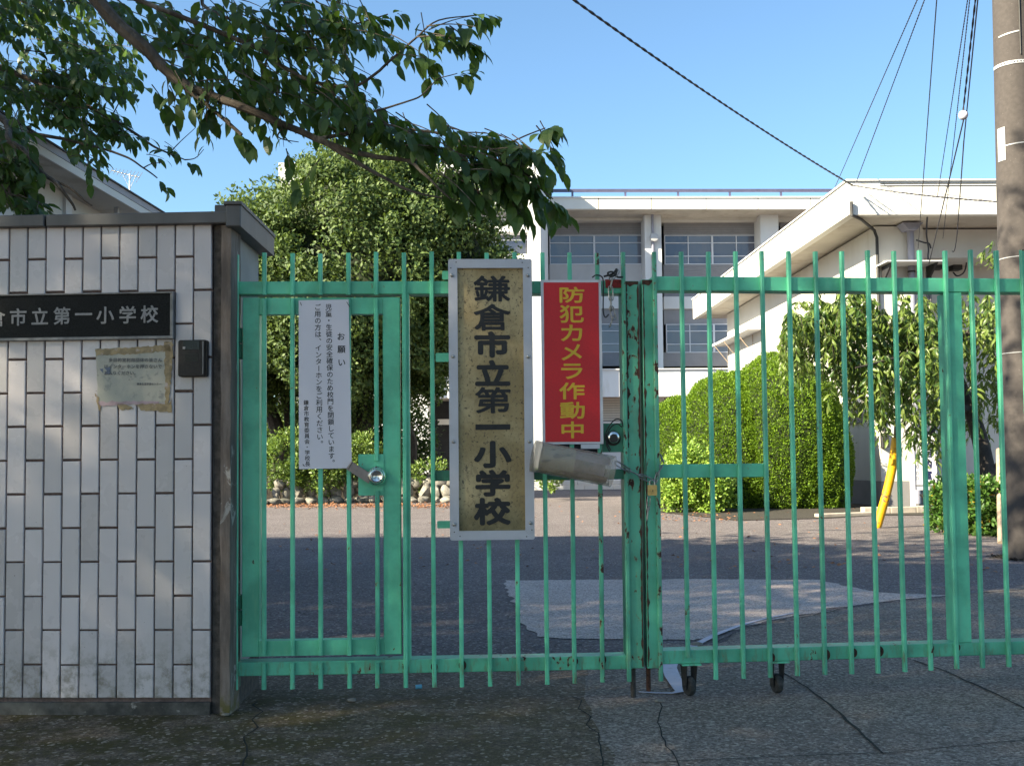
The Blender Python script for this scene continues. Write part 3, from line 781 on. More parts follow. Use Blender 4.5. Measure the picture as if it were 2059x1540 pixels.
for x0_, x1_, y_ in ((1262, 1289, 567), (1297, 1322, 564)):
    fr_ = GL if x0_ < 1290 else GR; pg = [fr_.px(x0_ - 6, y_ - 1, RV - .0018), fr_.px(x1_ - 6, y_ - 1, RV - .0018)] + [fr_.px(x1_ - 6 - (x1_ - x0_) * k / 8, y_ + 4 + 9 * abs(mnoise.noise(Vector((k * .9, y_, 0)))) * 1.6, RV - .0018) for k in range(9)]
    b = MB(); b.add([fr_.P(u, RV - .0018, w) for u, w in pg], [tuple(range(len(pg)))]); part('rust_edge', gl if x0_ < 1290 else gr, b, M['rust'])
# bare weld spots round the bars on the bottom rails
def weld(parent, fr, x, y, r):
    r *= .72
    u, w = fr.px(x, y, RV - .0006); b = MB(); n = 14
    pts = [fr.P(u + r * (1 + .25 * mnoise.noise(Vector((k, x, 0)))) * math.cos(2 * math.pi * k / n), RV - .0007, w + r * 1.25 * (1 + .25 * mnoise.noise(Vector((k, x, 5)))) * math.sin(2 * math.pi * k / n)) for k in range(n)]
    b.prism(pts, fr.n * .0006); part('weld_spot', parent, b, M['rust'])
for x, y, r in ((1551, 1322, .02), (1661, 1316, .022), (1717, 1312, .018), (1769, 1309, .021), (1872, 1303, .016), (1926, 1301, .014), (1976, 1299, .013)): weld(gr, GR, x, y, r)
for x, y, r in ((873, 1340, .017), (930, 1337, .019), (1212, 1326, .018), (1157, 1329, .014), (588, 1346, .013), (645, 1345, .013), (760, 1343, .013)): weld(gl, GL, x, y, r)
# casters
def caster(x, yb, ax, turned):
    u = GR.U(x, 1340, .05); o = GR.P(u, .05, 0); wr = .036; hh = br[2]
    plate = MB(); plate.box(GR, u - .034, u + .034, .004, .085, hh - .006, hh - .0005); cp = part('caster_plate', gr, plate, M['green'])
    cu = Frame(o, GR.yaw + ax)
    b = MB()
    for s in (-1, 1):
        b.prism([cu.P(s * .019, -.024, hh - .007), cu.P(s * .019, .024, hh - .007), cu.P(s * .017, .012, wr - .012), cu.P(s * .017, -.012, wr - .012)], cu.u * .003 * s)
    b.box(cu, -.022, .022, -.024, .024, hh - .0105, hh - .0068)
    b.tube([cu.P(-.024, 0, wr), cu.P(.024, 0, wr)], .004, 8)
    part('caster_fork', gr, b, M['dark_steel'])
    b = MB(); b.lathe(cu.P(-.012, 0, wr + .0005), cu.u, [(0, 0), (.024, 0), (.032, .001), (.0355, .006), (.036, .012), (.0355, .018), (.032, .023), (.024, .024), (0, .024)], 24)
    part('caster_wheel', gr, b, M['rubber_grey'], smooth=True)
caster(1385, 1400, .25, False)
caster(1561, 1386, .1, True)
b = MB(); u = GR.U(1303.5, 1350, .05); b.tube([GR.P(u, .05, .022), GR.P(u, .05, .12)], .0085, 10); part('drop_rod', gr, b, M['rust'])

# ------------------------------------------------------------------ signs hung on the wicket gate
def board_px(fr, pts, v, th):
    m = MB(); q = [fr.px(x, y, v) for x, y in pts]
    m.prism([fr.P(u, v, w) for u, w in q], fr.n * th); return m
s1 = thing('notice_sign', GL.P(*GL.px(655, 770)[:1], -.004, GL.px(655, 770)[1]), 'tall white notice with black vertical writing wired to the wicket door', 'sign')
part('board', s1, board_px(GL, [(601, 943), (707.5, 941), (701, 602.5), (600.5, 604)], -.0055, .0018), M['sign_white'])
b = MB()
em = GL.U(680, 770) - GL.U(666.5, 770)
v = -.0058
column(b, GL, v, '児童・生徒の安全確保のため校門を閉鎖しています。', 660.5, 611, 667, 937, em, .012)
column(b, GL, v, 'ご用の方は、インターホンをご利用ください。', 638.5, 611, 643.5, 899, em, .012)
column(b, GL, v, '鎌倉市教育委員会・学校長', 615.5, 804, 618.5, 938, em * .80, .012)
for (x, y), ch in zip(((685.5, 677), (686.5, 702.5), (687, 729)), 'お願い'):
    u, w = GL.px(x, y, v); put_glyph(b, GL, v, ch, u, w, em * 1.22, em * 1.22, .018)
part('lettering', s1, b, M['letter_black'])
for x, y, dx, dy in ((604, 608, 2, 6), (697, 607, 6, 10), (612, 937, -3, -4), (704, 938, 3, -3)):
    u, w = GL.px(x, y, -.008); u2, w2 = GL.px(x + dx, y + dy, -.008)
    b = MB(); b.tube([GL.P(u, -.007, w), GL.P((u + u2) / 2, -.011, (w + w2) / 2), GL.P(u2, -.006, w2)], .0011, 6); part('wire_tie', s1, b, M['dark_steel'])

s2 = thing('school_name_sign', GL.P(GL.U(988, 800), -.03, GL.Wz(988, 800)), 'tall beige school name board with big black vertical characters in an aluminium frame', 'sign')
ou = [GL.px(x, y, -.030) for x, y in ((900.5, 521), (1067.5, 521), (1077, 1085), (905.5, 1085.5))]
U0, U1 = (ou[0][0] + ou[3][0]) / 2, (ou[1][0] + ou[2][0]) / 2; W1 = (ou[0][1] + ou[1][1]) / 2; W0 = (ou[2][1] + ou[3][1]) / 2
FWD = GL.U(1000, 800, -.03) - GL.U(981.8, 800, -.03)
b = MB(); b.box(GL, U0 + FWD * .6, U1 - FWD * .6, -.018, -.006, W0 + FWD * .6, W1 - FWD * .6); part('board', s2, b, M['board'])
ch_ = .005
def frame_piece(pts): m = MB(); m.prism([GL.P(u, -.030, w) for u, w in pts], GL.n * .024); return m
g_ = .0004
part('frame_side', s2, frame_piece([(U0, W0 + ch_), (U0 + ch_, W0), (U0 + FWD, W0 + FWD), (U0 + FWD, W1 - FWD), (U0 + ch_, W1), (U0, W1 - ch_)]), M['alu'])
part('frame_side', s2, frame_piece([(U1, W0 + ch_), (U1, W1 - ch_), (U1 - ch_, W1), (U1 - FWD, W1 - FWD), (U1 - FWD, W0 + FWD), (U1 - ch_, W0)]), M['alu'])
part('frame_side', s2, frame_piece([(U0 + ch_ + g_, W1), (U0 + FWD + g_, W1 - FWD), (U1 - FWD - g_, W1 - FWD), (U1 - ch_ - g_, W1)]), M['alu'])
part('frame_side', s2, frame_piece([(U0 + ch_ + g_, W0), (U1 - ch_ - g_, W0), (U1 - FWD - g_, W0 + FWD), (U0 + FWD + g_, W0 + FWD)]), M['alu'])
v = -.0192
rects = [('鎌', 952, 554, 1026, 607), ('倉', 952, 611, 1027, 665), ('市', 953.5, 666, 1026, 719), ('立', 955, 723.5, 1026, 776), ('第', 955, 778, 1027, 831),
         ('一', 956, 853, 1026, 864), ('小', 952.5, 886, 1029, 941), ('学', 955.5, 944, 1026.5, 998), ('校', 952.5, 1000, 1027.5, 1056)]
for ch, a, c, d_, e in rects:
    x0, x1, y0, y1 = GL.rect(a, c, d_, e, v)
    b = MB(); put_glyph(b, GL, v, ch, 0, 0, 1, 1, .020 if ch in '鎌倉第' else .036 if ch != '一' else .01, fit=(x0, x1, y0, y1)); 
    part('character', s2, b, M['letter_black'])
bm = MB(); bm.lathe((0, 0, 0), (0, -1, 0), [(.0065, 0), (.0065, .002), (.0055, .0045), (.003, .006), (0, .0065)], 12); bolt_me = mesh_of('bolt', bm, M['chrome_dull'], (0, 0, 0), True)
sc_ = MB(); sc_.lathe((0, 0, 0), (0, -1, 0), [(.0022, 0), (.002, .0009), (0, .001)], 10); screw_me = mesh_of('screw', sc_, M['dark_steel'], (0, 0, 0), True)
for x, y in ((909, 554), (1061.5, 554), (911, 717), (1062.5, 717), (912, 888), (1064.5, 887.5), (913.5, 1054), (1067, 1051)):
    u, w = GL.px(x, y, -.03); inst('bolt', s2, bolt_me, GL.P(u, -.0302, w), (0, 0, GL.yaw))
for x, y in ((917, 527.5), (1050, 528), (906.5, 539), (1062, 538.5), (925, 1078), (1059, 1078.5), (913.5, 1069.5), (1069.5, 1065)):
    u, w = GL.px(x, y, -.03); inst('screw', s2, screw_me, GL.P(u, -.0302, w), (0, 0, GL.yaw))

s3 = thing('camera_warning_sign', GL.P(GL.U(1150, 730), -.004, GL.Wz(1150, 730)), 'red security camera warning sign with yellow vertical characters and thin white border', 'sign')
part('backing', s3, board_px(GL, [(1091, 893), (1213.5, 892.5), (1208.5, 563), (1087, 563)], -.008, .004), M['sign_edge'])
part('face', s3, board_px(GL, [(1096.5, 888.5), (1207, 888), (1203.5, 568), (1093, 568)], -.0092, .0012), M['sign_red'])
v = -.0097
for ch, a, c, d_, e in (('防', 1125, 577, 1175, 609), ('犯', 1125, 613.5, 1174, 649), ('カ', 1128, 653, 1171, 686), ('メ', 1129, 692, 1170, 724.5), ('ラ', 1128.5, 731, 1171.5, 762),
                        ('作', 1124.5, 769, 1176, 803), ('動', 1126, 808, 1176, 842), ('中', 1129, 847, 1173.5, 881)):
    x0, x1, y0, y1 = GL.rect(a, c, d_, e, v)
    b = MB(); put_glyph(b, GL, v, ch, 0, 0, 1, 1, .018, fit=(x0, x1, y0, y1)); part('character', s3, b, M['letter_yellow'])
b = MB(); x0, x1, y0, y1 = GL.rect(1168, 893.5, 1206, 902, -.004); b.box(GL, x0, x1, -.006, -.003, y0, y1); part('lower_lug', s3, b, M['sign_edge'])

# ------------------------------------------------------------------ leaflet tube hanging in front of the signs
ta = GL.P(*(lambda q: (q[0], -.085, q[1]))(GL.px(1071, 916, -.085))); tb = GL.P(*(lambda q: (q[0], -.075, q[1]))(GL.px(1232, 948, -.075)))
tb0 = thing('leaflet_tube', ta, 'cloudy plastic tube of rolled leaflets hanging askew over the signs', 'tube')
ax = (tb - ta); Lt = ax.length; ax.normalize(); rt = .0545
b = MB(); b.lathe(ta, ax, [(rt * .93, 0), (rt, .004), (rt, Lt - .004), (rt * 1.02, Lt - .002), (rt * 1.02, Lt), (rt * .97, Lt), (rt * .97, .006), (rt * .9, .004), (rt * .9, 0), (rt * .93, 0)], 40)
part('tube_wall', tb0, b, M['tube'], smooth=True)
b = MB(); b.lathe(ta, ax, [(0, -.0015), (rt * .9, -.0015), (rt * 1.03, 0), (rt * 1.03, .022), (rt * 1.005, .022)], 40); part('end_cap', tb0, b, M['tube'], smooth=True)
b = MB(); e1 = ax.cross(Vector((0, 0, 1))).normalized(); e2 = e1.cross(ax)
def curl(mb, a0, a1, h0, h1, r, n=18):
    vs = []
    for i in range(n + 1):
        a = R(a0 + (a1 - a0) * i / n); d = e1 * math.cos(a) + e2 * math.sin(a)
        vs += [ta + ax * h0 + d * r, ta + ax * h1 + d * r]
    mb.add(vs, [(2 * i, 2 * i + 1, 2 * i + 3, 2 * i + 2) for i in range(n)])
curl(b, -40, 300, .03, Lt * .5, rt * .90); part('rolled_leaflet', tb0, b, M['tube_paper'], smooth=True)
b = MB(); curl(b, 20, 330, Lt * .42, Lt * .93, rt * .86); part('rolled_leaflet', tb0, b, M['tape_pink'], smooth=True)
b = MB(); curl(b, 205, 245, .035, .06, rt * 1.004, 6); part('label_patch', tb0, b, M['sign_white'], smooth=True)
b = MB()
for k in range(4): curl(b, 190 - k * 6, 193 - k * 6, .062, .10 - k * .006, rt * 1.003, 2)
curl(b, 172, 196, Lt * .62, Lt * .96, rt * .9, 6)
part('printed_mark', tb0, b, M['conc_dark'], smooth=True)

# ------------------------------------------------------------------ chains and padlock
def link(mb, a, b_, side, wd, r):
    """one stadium-shaped link between two points"""
    a, b_ = Vector(a), Vector(b_); t = (b_ - a).normalized(); s = (side - t * side.dot(t)).normalized(); h = wd / 2
    pts = []
    for k in range(7):
        q = -math.pi / 2 + math.pi * k / 6; pts.append(b_ - t * h * .6 + s * h * math.sin(q) + t * h * math.cos(q))
    for k in range(7):
        q = math.pi / 2 + math.pi * k / 6; pts.append(a + t * h * .6 + s * h * math.sin(q) + t * h * math.cos(q))
    pts.append(pts[0]); mb.tube(pts, r, 6, cap=False)
def chain(name, fr, px_pts, v, label, n_links, wd=.0155, r=.0024, mat='chain', cat='chain'):
    P = [fr.P(*(lambda q, vv: (q[0], vv, q[1]))(fr.px(x, y, vv), vv)) for (x, y), vv in zip(px_pts, v)]
    seg = [(P[i + 1] - P[i]).length for i in range(len(P) - 1)]; tot = sum(seg)
    def at(s):
        s = min(max(s, 0), tot)
        for i, l in enumerate(seg):
            if s <= l or i == len(seg) - 1: return P[i].lerp(P[i + 1], min(1, s / l))
            s -= l
    root = thing(name, P[0], label, cat); step = tot / n_links
    for i in range(n_links):
        a, c = at(i * step - step * .14), at((i + 1) * step + step * .14)
        if i == 0: a = P[0]
        if i == n_links - 1: c = P[-1]
        m = MB(); t = (c - a).normalized(); up = Vector((0, 0, 1)) if abs(t.z) < .8 else fr.u
        side = up if i % 2 == 0 else fr.n
        link(m, a, c, side + fr.n * .35 * (1 if i % 2 == 0 else 0), wd, r); part('link', root, m, M[mat], smooth=True)
    return root
chain('chain', GL, [(1238, 930), (1262, 945), (1290, 958), (1318, 970)], [-.02, -.012, -.014, -.02], 'steel chain running from behind the leaflet tube across the meeting posts to the padlock', 3)
chain('chain', GR, [(1318, 968), (1324, 948), (1335, 930), (1328, 915)], [-.03, -.02, -.006, .02], 'short steel chain from the padlock up to the middle rail of the right gate', 4, .012, .0018)
chain('chain', GR, [(1305, 998), (1303, 1022), (1301, 1046)], [-.006, -.008, -.008], 'loose two-link end of chain dangling below the padlock', 2, .0115, .0017)
chain('chain', GL, [(1243, 545), (1228, 562), (1227, 584), (1229, 603), (1229, 625), (1236, 640), (1226, 656)], [-.014, -.012, -.008, -.006, -.006, 0, 0], 'steel chain hanging from the top rail beside the red sign', 6, .0165, .0024)
pk = thing('padlock', GL.P(GL.U(1312, 987, -.03), -.03, GL.Wz(1312, 987, -.03)), 'small brass padlock hanging on the chain at the meeting posts', 'padlock')
x0, x1, y0, y1 = GL.rect(1302.5, 975, 1321, 996, -.034)
b = MB(); b.prism(rounded(GL, x0, x1, y0, y1, .003, -.036), GL.n * .013); part('body', pk, b, M['brass'])
xm = (x0 + x1) / 2
b = MB(); b.tube([GL.P(xm + .0085 * math.cos(a), -.0295, y1 + .008 + .0085 * math.sin(a)) if 0 <= a <= math.pi else GL.P(xm + (.0085 if a < 0 else -.0085), -.0295, y1 - .003) for a in [-1] + [math.pi * k / 8 for k in range(9)] + [4]], .0024, 8); part('shackle', pk, b, M['chrome_dull'], smooth=True)
b = MB(); b.prism([GL.P(xm - .001, -.0365, (y0 + y1) / 2 - .005), GL.P(xm + .0035, -.0365, (y0 + y1) / 2 - .002), GL.P(xm + .001, -.0365, (y0 + y1) / 2 + .004)], GL.n * .0004); part('keyhole', pk, b, M['shade'])
# black cord loops
def cord(fr, pts, r, label, mat='black', name='cord', cat='cord'):
    P = [fr.P(*(lambda q: (q[0], vv, q[1]))(fr.px(x, y, vv))) for x, y, vv in pts]
    # Catmull-Rom
    out = []
    for i in range(len(P) - 1):
        p0, p1, p2, p3 = P[max(i - 1, 0)], P[i], P[i + 1], P[min(i + 2, len(P) - 1)]
        for k in range(6):
            t = k / 6; out.append(.5 * ((2 * p1) + (p2 - p0) * t + (2 * p0 - 5 * p1 + 4 * p2 - p3) * t * t + (3 * p1 - p0 - 3 * p2 + p3) * t ** 3))
    out.append(P[-1]); b = MB(); b.tube(out, r, 6); return single(name, b, M[mat], P[0], label, cat, smooth=True)
cord(GL, [(1228, 905, .0), (1217, 880, 0), (1224, 858, -.004), (1238, 843, -.008), (1250, 846, -.006), (1251, 858, 0), (1240, 852, -.004), (1226, 862, -.004), (1219, 890, -.002), (1226, 908, 0)], .0022, 'black looped cord tied round the chrome knob by the meeting posts')
cord(GL, [(1191, 558, -.004), (1200, 553, -.018), (1212, 560, -.016), (1213, 590, -.006), (1213, 625, 0), (1217, 638, 0), (1224, 632, 0)], .0026, 'black cord tied at the top right corner of the red sign')
cord(GL, [(1214, 556, -.004), (1226, 553, -.01), (1234, 549, -.016), (1240, 541, -.018), (1238, 552, -.02), (1228, 556, -.018), (1222, 549, -.016), (1232, 547, -.02), (1241, 557, -.012), (1252, 557, -.004)], .0036, 'knotted black strap on top of the gate rail')

# ------------------------------------------------------------------ litter on the ground
c0 = on_z(842, 1384)
b = MB(); b.lathe((c0.x - .012, c0.y, .006), (1, .15, .05), [(0, 0), (.008, 0), (.0082, .024), (.007, .024), (.007, .003), (0, .003)], 16); single('bottle_cap', b, M['blue_cap'], (c0.x, c0.y, 0), 'small blue plastic cap lying under the wicket gate', 'cap', smooth=True)
def ribbon(pts, w, z, th=.0015):
    P = [on_z(x, y) for x, y in pts]; vs = []; n = len(P)
    for i, p in enumerate(P):
        t = (P[min(i + 1, n - 1)] - P[max(i - 1, 0)]).normalized(); s = Vector((-t.y, t.x, 0)) * (w if not isinstance(w, list) else w[i]) / 2
        h = z if not isinstance(z, list) else z[i]
        for q in (p - s, p + s): vs += [(q.x, q.y, h), (q.x, q.y, h + th)]
    fs = []
    for i in range(n - 1):
        a = 4 * i; c = a + 4
        fs += [(a + 1, c + 1, c + 3, a + 3), (a, a + 2, c + 2, c), (a, c, c + 1, a + 1), (a + 2, a + 3, c + 3, c + 2)]
    m = MB(); m.add(vs, fs); return m
b = ribbon([(1285, 1391), (1320, 1393), (1352, 1394), (1366, 1392), (1362, 1380), (1352, 1362), (1346, 1344), (1350, 1330), (1372, 1312), (1400, 1296), (1440, 1276), (1485, 1259), (1530, 1246), (1600, 1232)], [.006, .01, .014, .03, .05, .06, .06, .06, .05, .035, .03, .025, .02, .015], [.001, .001, .002, .004, .006, .006, .004, .003, .003, .003, .003, .003, .003, .003])
p_ = on_z(1350, 1370); single('plastic_strip', b, M['strip'], (p_.x, p_.y, 0), 'pale flat plastic strip snaking along the ground beside the first caster', 'strip')
for i, (x, y, s, lab) in enumerate(((708, 1409, .018, 'small pale stone lying in front of the wicket door'), (1325, 1410, .014, 'tiny white pebble in front of the meeting posts'), (1402, 1298, .028, 'white scrap of rubble beside the plastic strip behind the gate'), (1391, 1392, .008, 'tiny pale pebble touching the first caster wheel'), (455, 1438, .014, 'flat grey stone chip at the foot of the concrete end post'))):
    p = on_z(x, y); b = MB(); bmx = bmesh.new(); bmesh.ops.create_icosphere(bmx, subdivisions=2, radius=s)
    vs = [Vector(v.co) for v in bmx.verts]; vs = [v * (1 + .35 * mnoise.noise(v * (1.6 / s) + Vector((i * 7, 0, 0)))) for v in vs]; b.add([(p.x + v.x, p.y + v.y * .7, max(0, s * .22 + v.z * .45)) for v in vs], [tuple(v.index for v in f_.verts) for f_ in bmx.faces]); bmx.free()
    single('pebble', b, M['stone'], (p.x, p.y, 0), lab, 'stone', 'stones and scraps on the ground', smooth=True)

# ------------------------------------------------------------------ foliage
def leaf_template(kind):
    if kind == 'near':      # toothed oval leaf folded along its midrib, drooping tip (12 faces)
        xs = [0, .22, .5, .78, 1]; hw = [0, .36, .5, .33, 0]; dr = [0, .02, -.02, -.12, -.26]
        v = [(0, 0, 0)]; f = []
        for i in (1, 2, 3): v += [(xs[i], -hw[i], dr[i] + .09 * hw[i]), (xs[i], 0, dr[i]), (xs[i], hw[i], dr[i] + .09 * hw[i])]
        v.append((1, 0, dr[4]))
        f += [(0, 1, 2), (0, 2, 3)]
        for i in (0, 1):
            a = 1 + 3 * i; f += [(a, a + 3, a + 4, a + 1), (a + 1, a + 4, a + 5, a + 2)]
        f += [(7, 10, 8), (8, 10, 9)]
        return np.array(v, float), f
    v = [(0, 0, 0), (.45, -.5, .06), (1, 0, -.08), (.45, .5, .06)]
    return np.array(v, float), [(0, 1, 2), (0, 2, 3)]

def leaf_mesh(name, pos, d, up, length, width, mat, kind='far', off=(0, 0, 0)):
    """pos, d (leaf axis), up (leaf normal hint): N x 3; one mesh of N leaves"""
    T, F = leaf_template(kind); N = len(pos)
    d = d / np.linalg.norm(d, axis=1, keepdims=True)
    s = np.cross(up, d); s /= np.maximum(np.linalg.norm(s, axis=1, keepdims=True), 1e-6)
    n = np.cross(d, s)
    length = np.broadcast_to(length, N).reshape(N, 1, 1); width = np.broadcast_to(width, N).reshape(N, 1, 1)
    V = pos[:, None, :] + d[:, None, :] * T[None, :, 0:1] * length + s[:, None, :] * T[None, :, 1:2] * width + n[:, None, :] * T[None, :, 2:3] * length
    V = (V - np.array(off)).reshape(-1, 3)
    k = len(T)
    nl = sum(len(f) for f in F)
    idx = np.concatenate([np.array(f) for f in F])
    LI = (np.arange(N)[:, None] * k + idx[None, :]).ravel()
    tot = np.tile([len(f) for f in F], N)
    st = np.concatenate([[0], np.cumsum(tot)[:-1]])
    me = bpy.data.meshes.new(name)
    me.vertices.add(len(V)); me.vertices.foreach_set('co', V.ravel().astype(np.float32))
    me.loops.add(len(LI)); me.loops.foreach_set('vertex_index', LI.astype(np.int32))
    me.polygons.add(len(tot)); me.polygons.foreach_set('loop_start', st.astype(np.int32)); me.polygons.foreach_set('loop_total', tot.astype(np.int32))
    at = me.attributes.new('rnd', 'FLOAT', 'FACE'); at.data.foreach_set('value', np.repeat(rng.random(N), len(F)).astype(np.float32))
    me.materials.append(mat); me.update(calc_edges=True); me.validate()
    return me

def add_mesh(name, me, parent=None, loc=(0, 0, 0), label=None, cat=None, group=None, kind=None):
    o = bpy.data.objects.new(name, me); COL.objects.link(o)
    if parent is not None: o.parent = parent; LOC[o.name] = LOC[parent.name]
    else: o.location = loc; LOC[o.name] = Vector(loc)
    return set_tags(o, label, cat, group, kind)

def unit(a): return a / np.maximum(np.linalg.norm(a, axis=-1, keepdims=True), 1e-9)
def sph(n): return unit(rng.normal(size=(n, 3)))

def clumps(cen, rad, n_clump, r_clump, per, shell=.55, squash=.8, zmin=None, lump=.12):
    """leaf positions gathered in clumps over an ellipsoid; returns pos, outward"""
    d = sph(n_clump); rr = (shell + (1 - shell) * rng.random(n_clump) ** .5)[:, None]
    nz = np.array([mnoise.noise(Vector(x * 2.2)) for x in d])[:, None]
    c = d * rr * (1 + nz * lump * 2) * np.array(rad)
    if zmin is not None: c = c[c[:, 2] > zmin]
    m = len(c); r = r_clump * (.6 + .8 * rng.random(m))
    o = sph(m * per).reshape(m, per, 3); q = rng.random((m, per, 1)) ** .4
    p = c[:, None, :] + o * q * r[:, None, None] * np.array([1, 1, squash])
    out = unit(o + unit(c)[:, None, :] * .8)
    return (p.reshape(-1, 3) + np.array(cen)), out.reshape(-1, 3)

def limb(mb, p0, p1, r0, r1, bend=.1, n=6, seed=0, sides=8):
    p0, p1 = Vector(p0), Vector(p1); L = (p1 - p0).length; pts = []; rs = []
    for i in range(n + 1):
        t = i / n; p = p0.lerp(p1, t); k = math.sin(math.pi * t) * bend * L
        p = p + Vector((mnoise.noise(Vector((t * 2, seed, 0))), mnoise.noise(Vector((t * 2, seed, 7))), mnoise.noise(Vector((t * 2, seed, 13))))) * k
        pts.append(p); rs.append(r0 + (r1 - r0) * t)
    mb.tube(pts, rs, sides); return pts

# ------------------------------------------------------------------ street trees that shade the gate (left of and behind the viewpoint; last three added to cut skylight)
def shade_tree(x, y, h, rad, cz, label, n=205):
    t = thing('street_tree', (x, y, 0), label, 'tree', 'tall trees shading the gate')
    b = MB(); limb(b, (x, y, -.05), (x + .2, y + .1, cz), .26, .14, .08, 8, x, 10); part('trunk', t, b, M['bark_dark'], smooth=True)
    b = MB()
    for k in range(9):
        a = k * 2.4; e = (x + math.cos(a) * rad[0] * .75, y + math.sin(a) * rad[1] * .75, cz + rng.uniform(-.3, .7) * rad[2])
        limb(b, (x + .15, y + .1, cz - rad[2] * .6 + k * .25), e, .10, .03, .2, 6, k + x, 6)
    part('branches', t, b, M['bark_dark'], kind='stuff')
    p, o = clumps((x, y, cz), rad, n, .62, 70, .30, .75)
    d = unit(o * .6 + rng.normal(size=o.shape) * .6 + np.array([0, 0, -.3]))
    add_mesh('crown', leaf_mesh('crown', p, d, unit(o + rng.normal(size=o.shape) * .5 + np.array([0, 0, .8])), rng.uniform(.10, .17, len(p)), .085, M['leaf_far'], off=LOC[t.name]), t, kind='stuff')
for i, a in enumerate(((-9.0, 3.6, 8, (2.9, 2.4, 2.3), 5.6), (-12.3, -.4, 11, (3.6, 3.0, 3.4), 7.2), (-8.6, -3.6, 12, (3.0, 3.0, 3.0), 7.6), (-15.5, 2.6, 9, (3.0, 2.4, 2.6), 7.3), (-17.0, -4.2, 12, (3.6, 3.2, 3.4), 10.4), (-12.6, -7.2, 12, (3.4, 3.2, 3.2), 10.0), (-5.0, -7.5, 9, (3.2, 2.4, 3.4), 5.2), (1.0, -8.5, 9, (3.4, 2.4, 3.8), 5.0), (7.2, -8.0, 9, (3.4, 2.6, 3.6), 5.2))):
    shade_tree(*a, 'tall leafy street tree ' + ('just left of the tiled wall, nearest the gate|a little back from the wall, thick trunked|behind the viewpoint on the left|farthest left beyond the wall|far left across the road|across the road at the left, behind the viewpoint|across the road, left of three unseen ones added to dim the gate|across the road directly facing the gate|across the road, right of three facing the gate'.split('|')[i]))

# ------------------------------------------------------------------ cherry tree whose branches hang over the wall
ct = thing('cherry_tree', (-4.9, 4.75, 0), 'cherry tree leaning over the tiled wall with dark leafy branches hanging across the sky', 'tree')
b = MB(); tp = [Vector(p) for p in ((-4.9, 4.75, -.05), (-4.88, 4.75, .7), (-4.8, 4.8, 1.6), (-4.6, 4.85, 2.5), (-4.3, 4.9, 3.3), (-3.9, 5.0, 3.95))]
b.tube(tp, [.24, .20, .18, .165, .14, .11], 14); part('trunk', ct, b, M['bark'], smooth=True)
def trace(pts):
    return [at_y(x, y, d) for x, y, d in pts]
def smooth_pts(P, k=5):
    out = []
    for i in range(len(P) - 1):
        p0, p1, p2, p3 = P[max(i - 1, 0)], P[i], P[i + 1], P[min(i + 2, len(P) - 1)]
        for j in range(k):
            t = j / k; out.append(.5 * ((2 * p1) + (p2 - p0) * t + (2 * p0 - 5 * p1 + 4 * p2 - p3) * t * t + (3 * p1 - p0 - 3 * p2 + p3) * t ** 3))
    return out + [P[-1]]
def wob(P, a=.004): return [p + Vector((mnoise.noise(p * 11), mnoise.noise(p * 11 + Vector((9, 0, 0))), mnoise.noise(p * 11 + Vector((0, 9, 0))))) * a for p in P]
branches = []
def branch(pts, r0, r1, pre=None, sides=8):
    P = (pre or []) + trace(pts); P = wob(smooth_pts(P)); n = len(P)
    b = MB(); b.tube(P, [r0 + (r1 - r0) * (i / (n - 1)) ** .8 for i in range(n)], sides); part('branch', ct, b, M['bark'], smooth=True); branches.append(P); return P
top = tp[-1]; mid = tp[-2]
branch([(60, -200, 4.9), (150, -60, 4.8), (221, 32, 4.75), (286, 92, 4.7), (323, 129, 4.7), (374, 172, 4.65), (430, 196, 4.65), (476, 212, 4.6), (578, 254, 4.6), (668, 292, 4.55), (753, 316, 4.5), (821, 323, 4.5), (850, 348, 4.45), (906, 401, 4.4)], .045, .004, [top])
branch([(374, 180, 4.65), (430, 222, 4.62), (486, 272, 4.6)], .011, .008)
branch([(640, 278, 4.57), (729, 333, 4.5), (790, 367, 4.5), (838, 388, 4.45), (925, 404, 4.4)], .012, .003)
branch([(640, 280, 4.57), (700, 268, 4.6), (743, 250, 4.6), (804, 258, 4.55), (880, 268, 4.5), (940, 289, 4.45), (1010, 290, 4.4), (1060, 272, 4.35), (1096, 258, 4.3)], .010, .0025)
branch([(820, 323, 4.5), (890, 310, 4.45), (960, 318, 4.4), (1042, 340, 4.35), (1085, 378, 4.3), (1112, 400, 4.3)], .009, .0025)
branch([(430, 60, 4.8), (560, 130, 4.75), (640, 168, 4.7), (720, 170, 4.65), (790, 118, 4.6), (838, 76, 4.6), (882, 42, 4.55), (968, 30, 4.5)], .014, .002, [top])
branch([(600, 190, 4.7), (690, 240, 4.6), (760, 222, 4.55), (797, 211, 4.55), (840, 196, 4.5), (868, 172, 4.5), (882, 158, 4.5), (920, 148, 4.5)], .007, .0018)
branch([(300, -60, 5.2), (420, 20, 5.1), (540, 60, 5.0), (660, 60, 4.9), (780, 30, 4.9)], .014, .003, [top])
branch([(-150, 60, 7.6), (-40, 120, 7.4), (60, 160, 7.3), (116, 182, 7.2), (160, 205, 7.2), (204, 228, 7.1), (272, 269, 7.0), (305, 292, 7.0), (340, 309, 7.0), (372, 322, 7.0)], .028, .004, [mid])
branch([(-80, 240, 6.8), (0, 262, 6.8), (82, 272, 6.7), (130, 280, 6.7), (177, 292, 6.7), (218, 303, 6.6), (258, 318, 6.6), (289, 338, 6.6), (316, 358, 6.6)], .018, .004, [mid])
branch([(-60, 200, 5.6), (20, 284, 5.2), (45, 300, 5.2), (68, 328, 5.2), (90, 352, 5.2), (112, 367, 5.15), (132, 392, 5.15), (146, 411, 5.15), (152, 424, 5.15)], .022, .005, [mid])
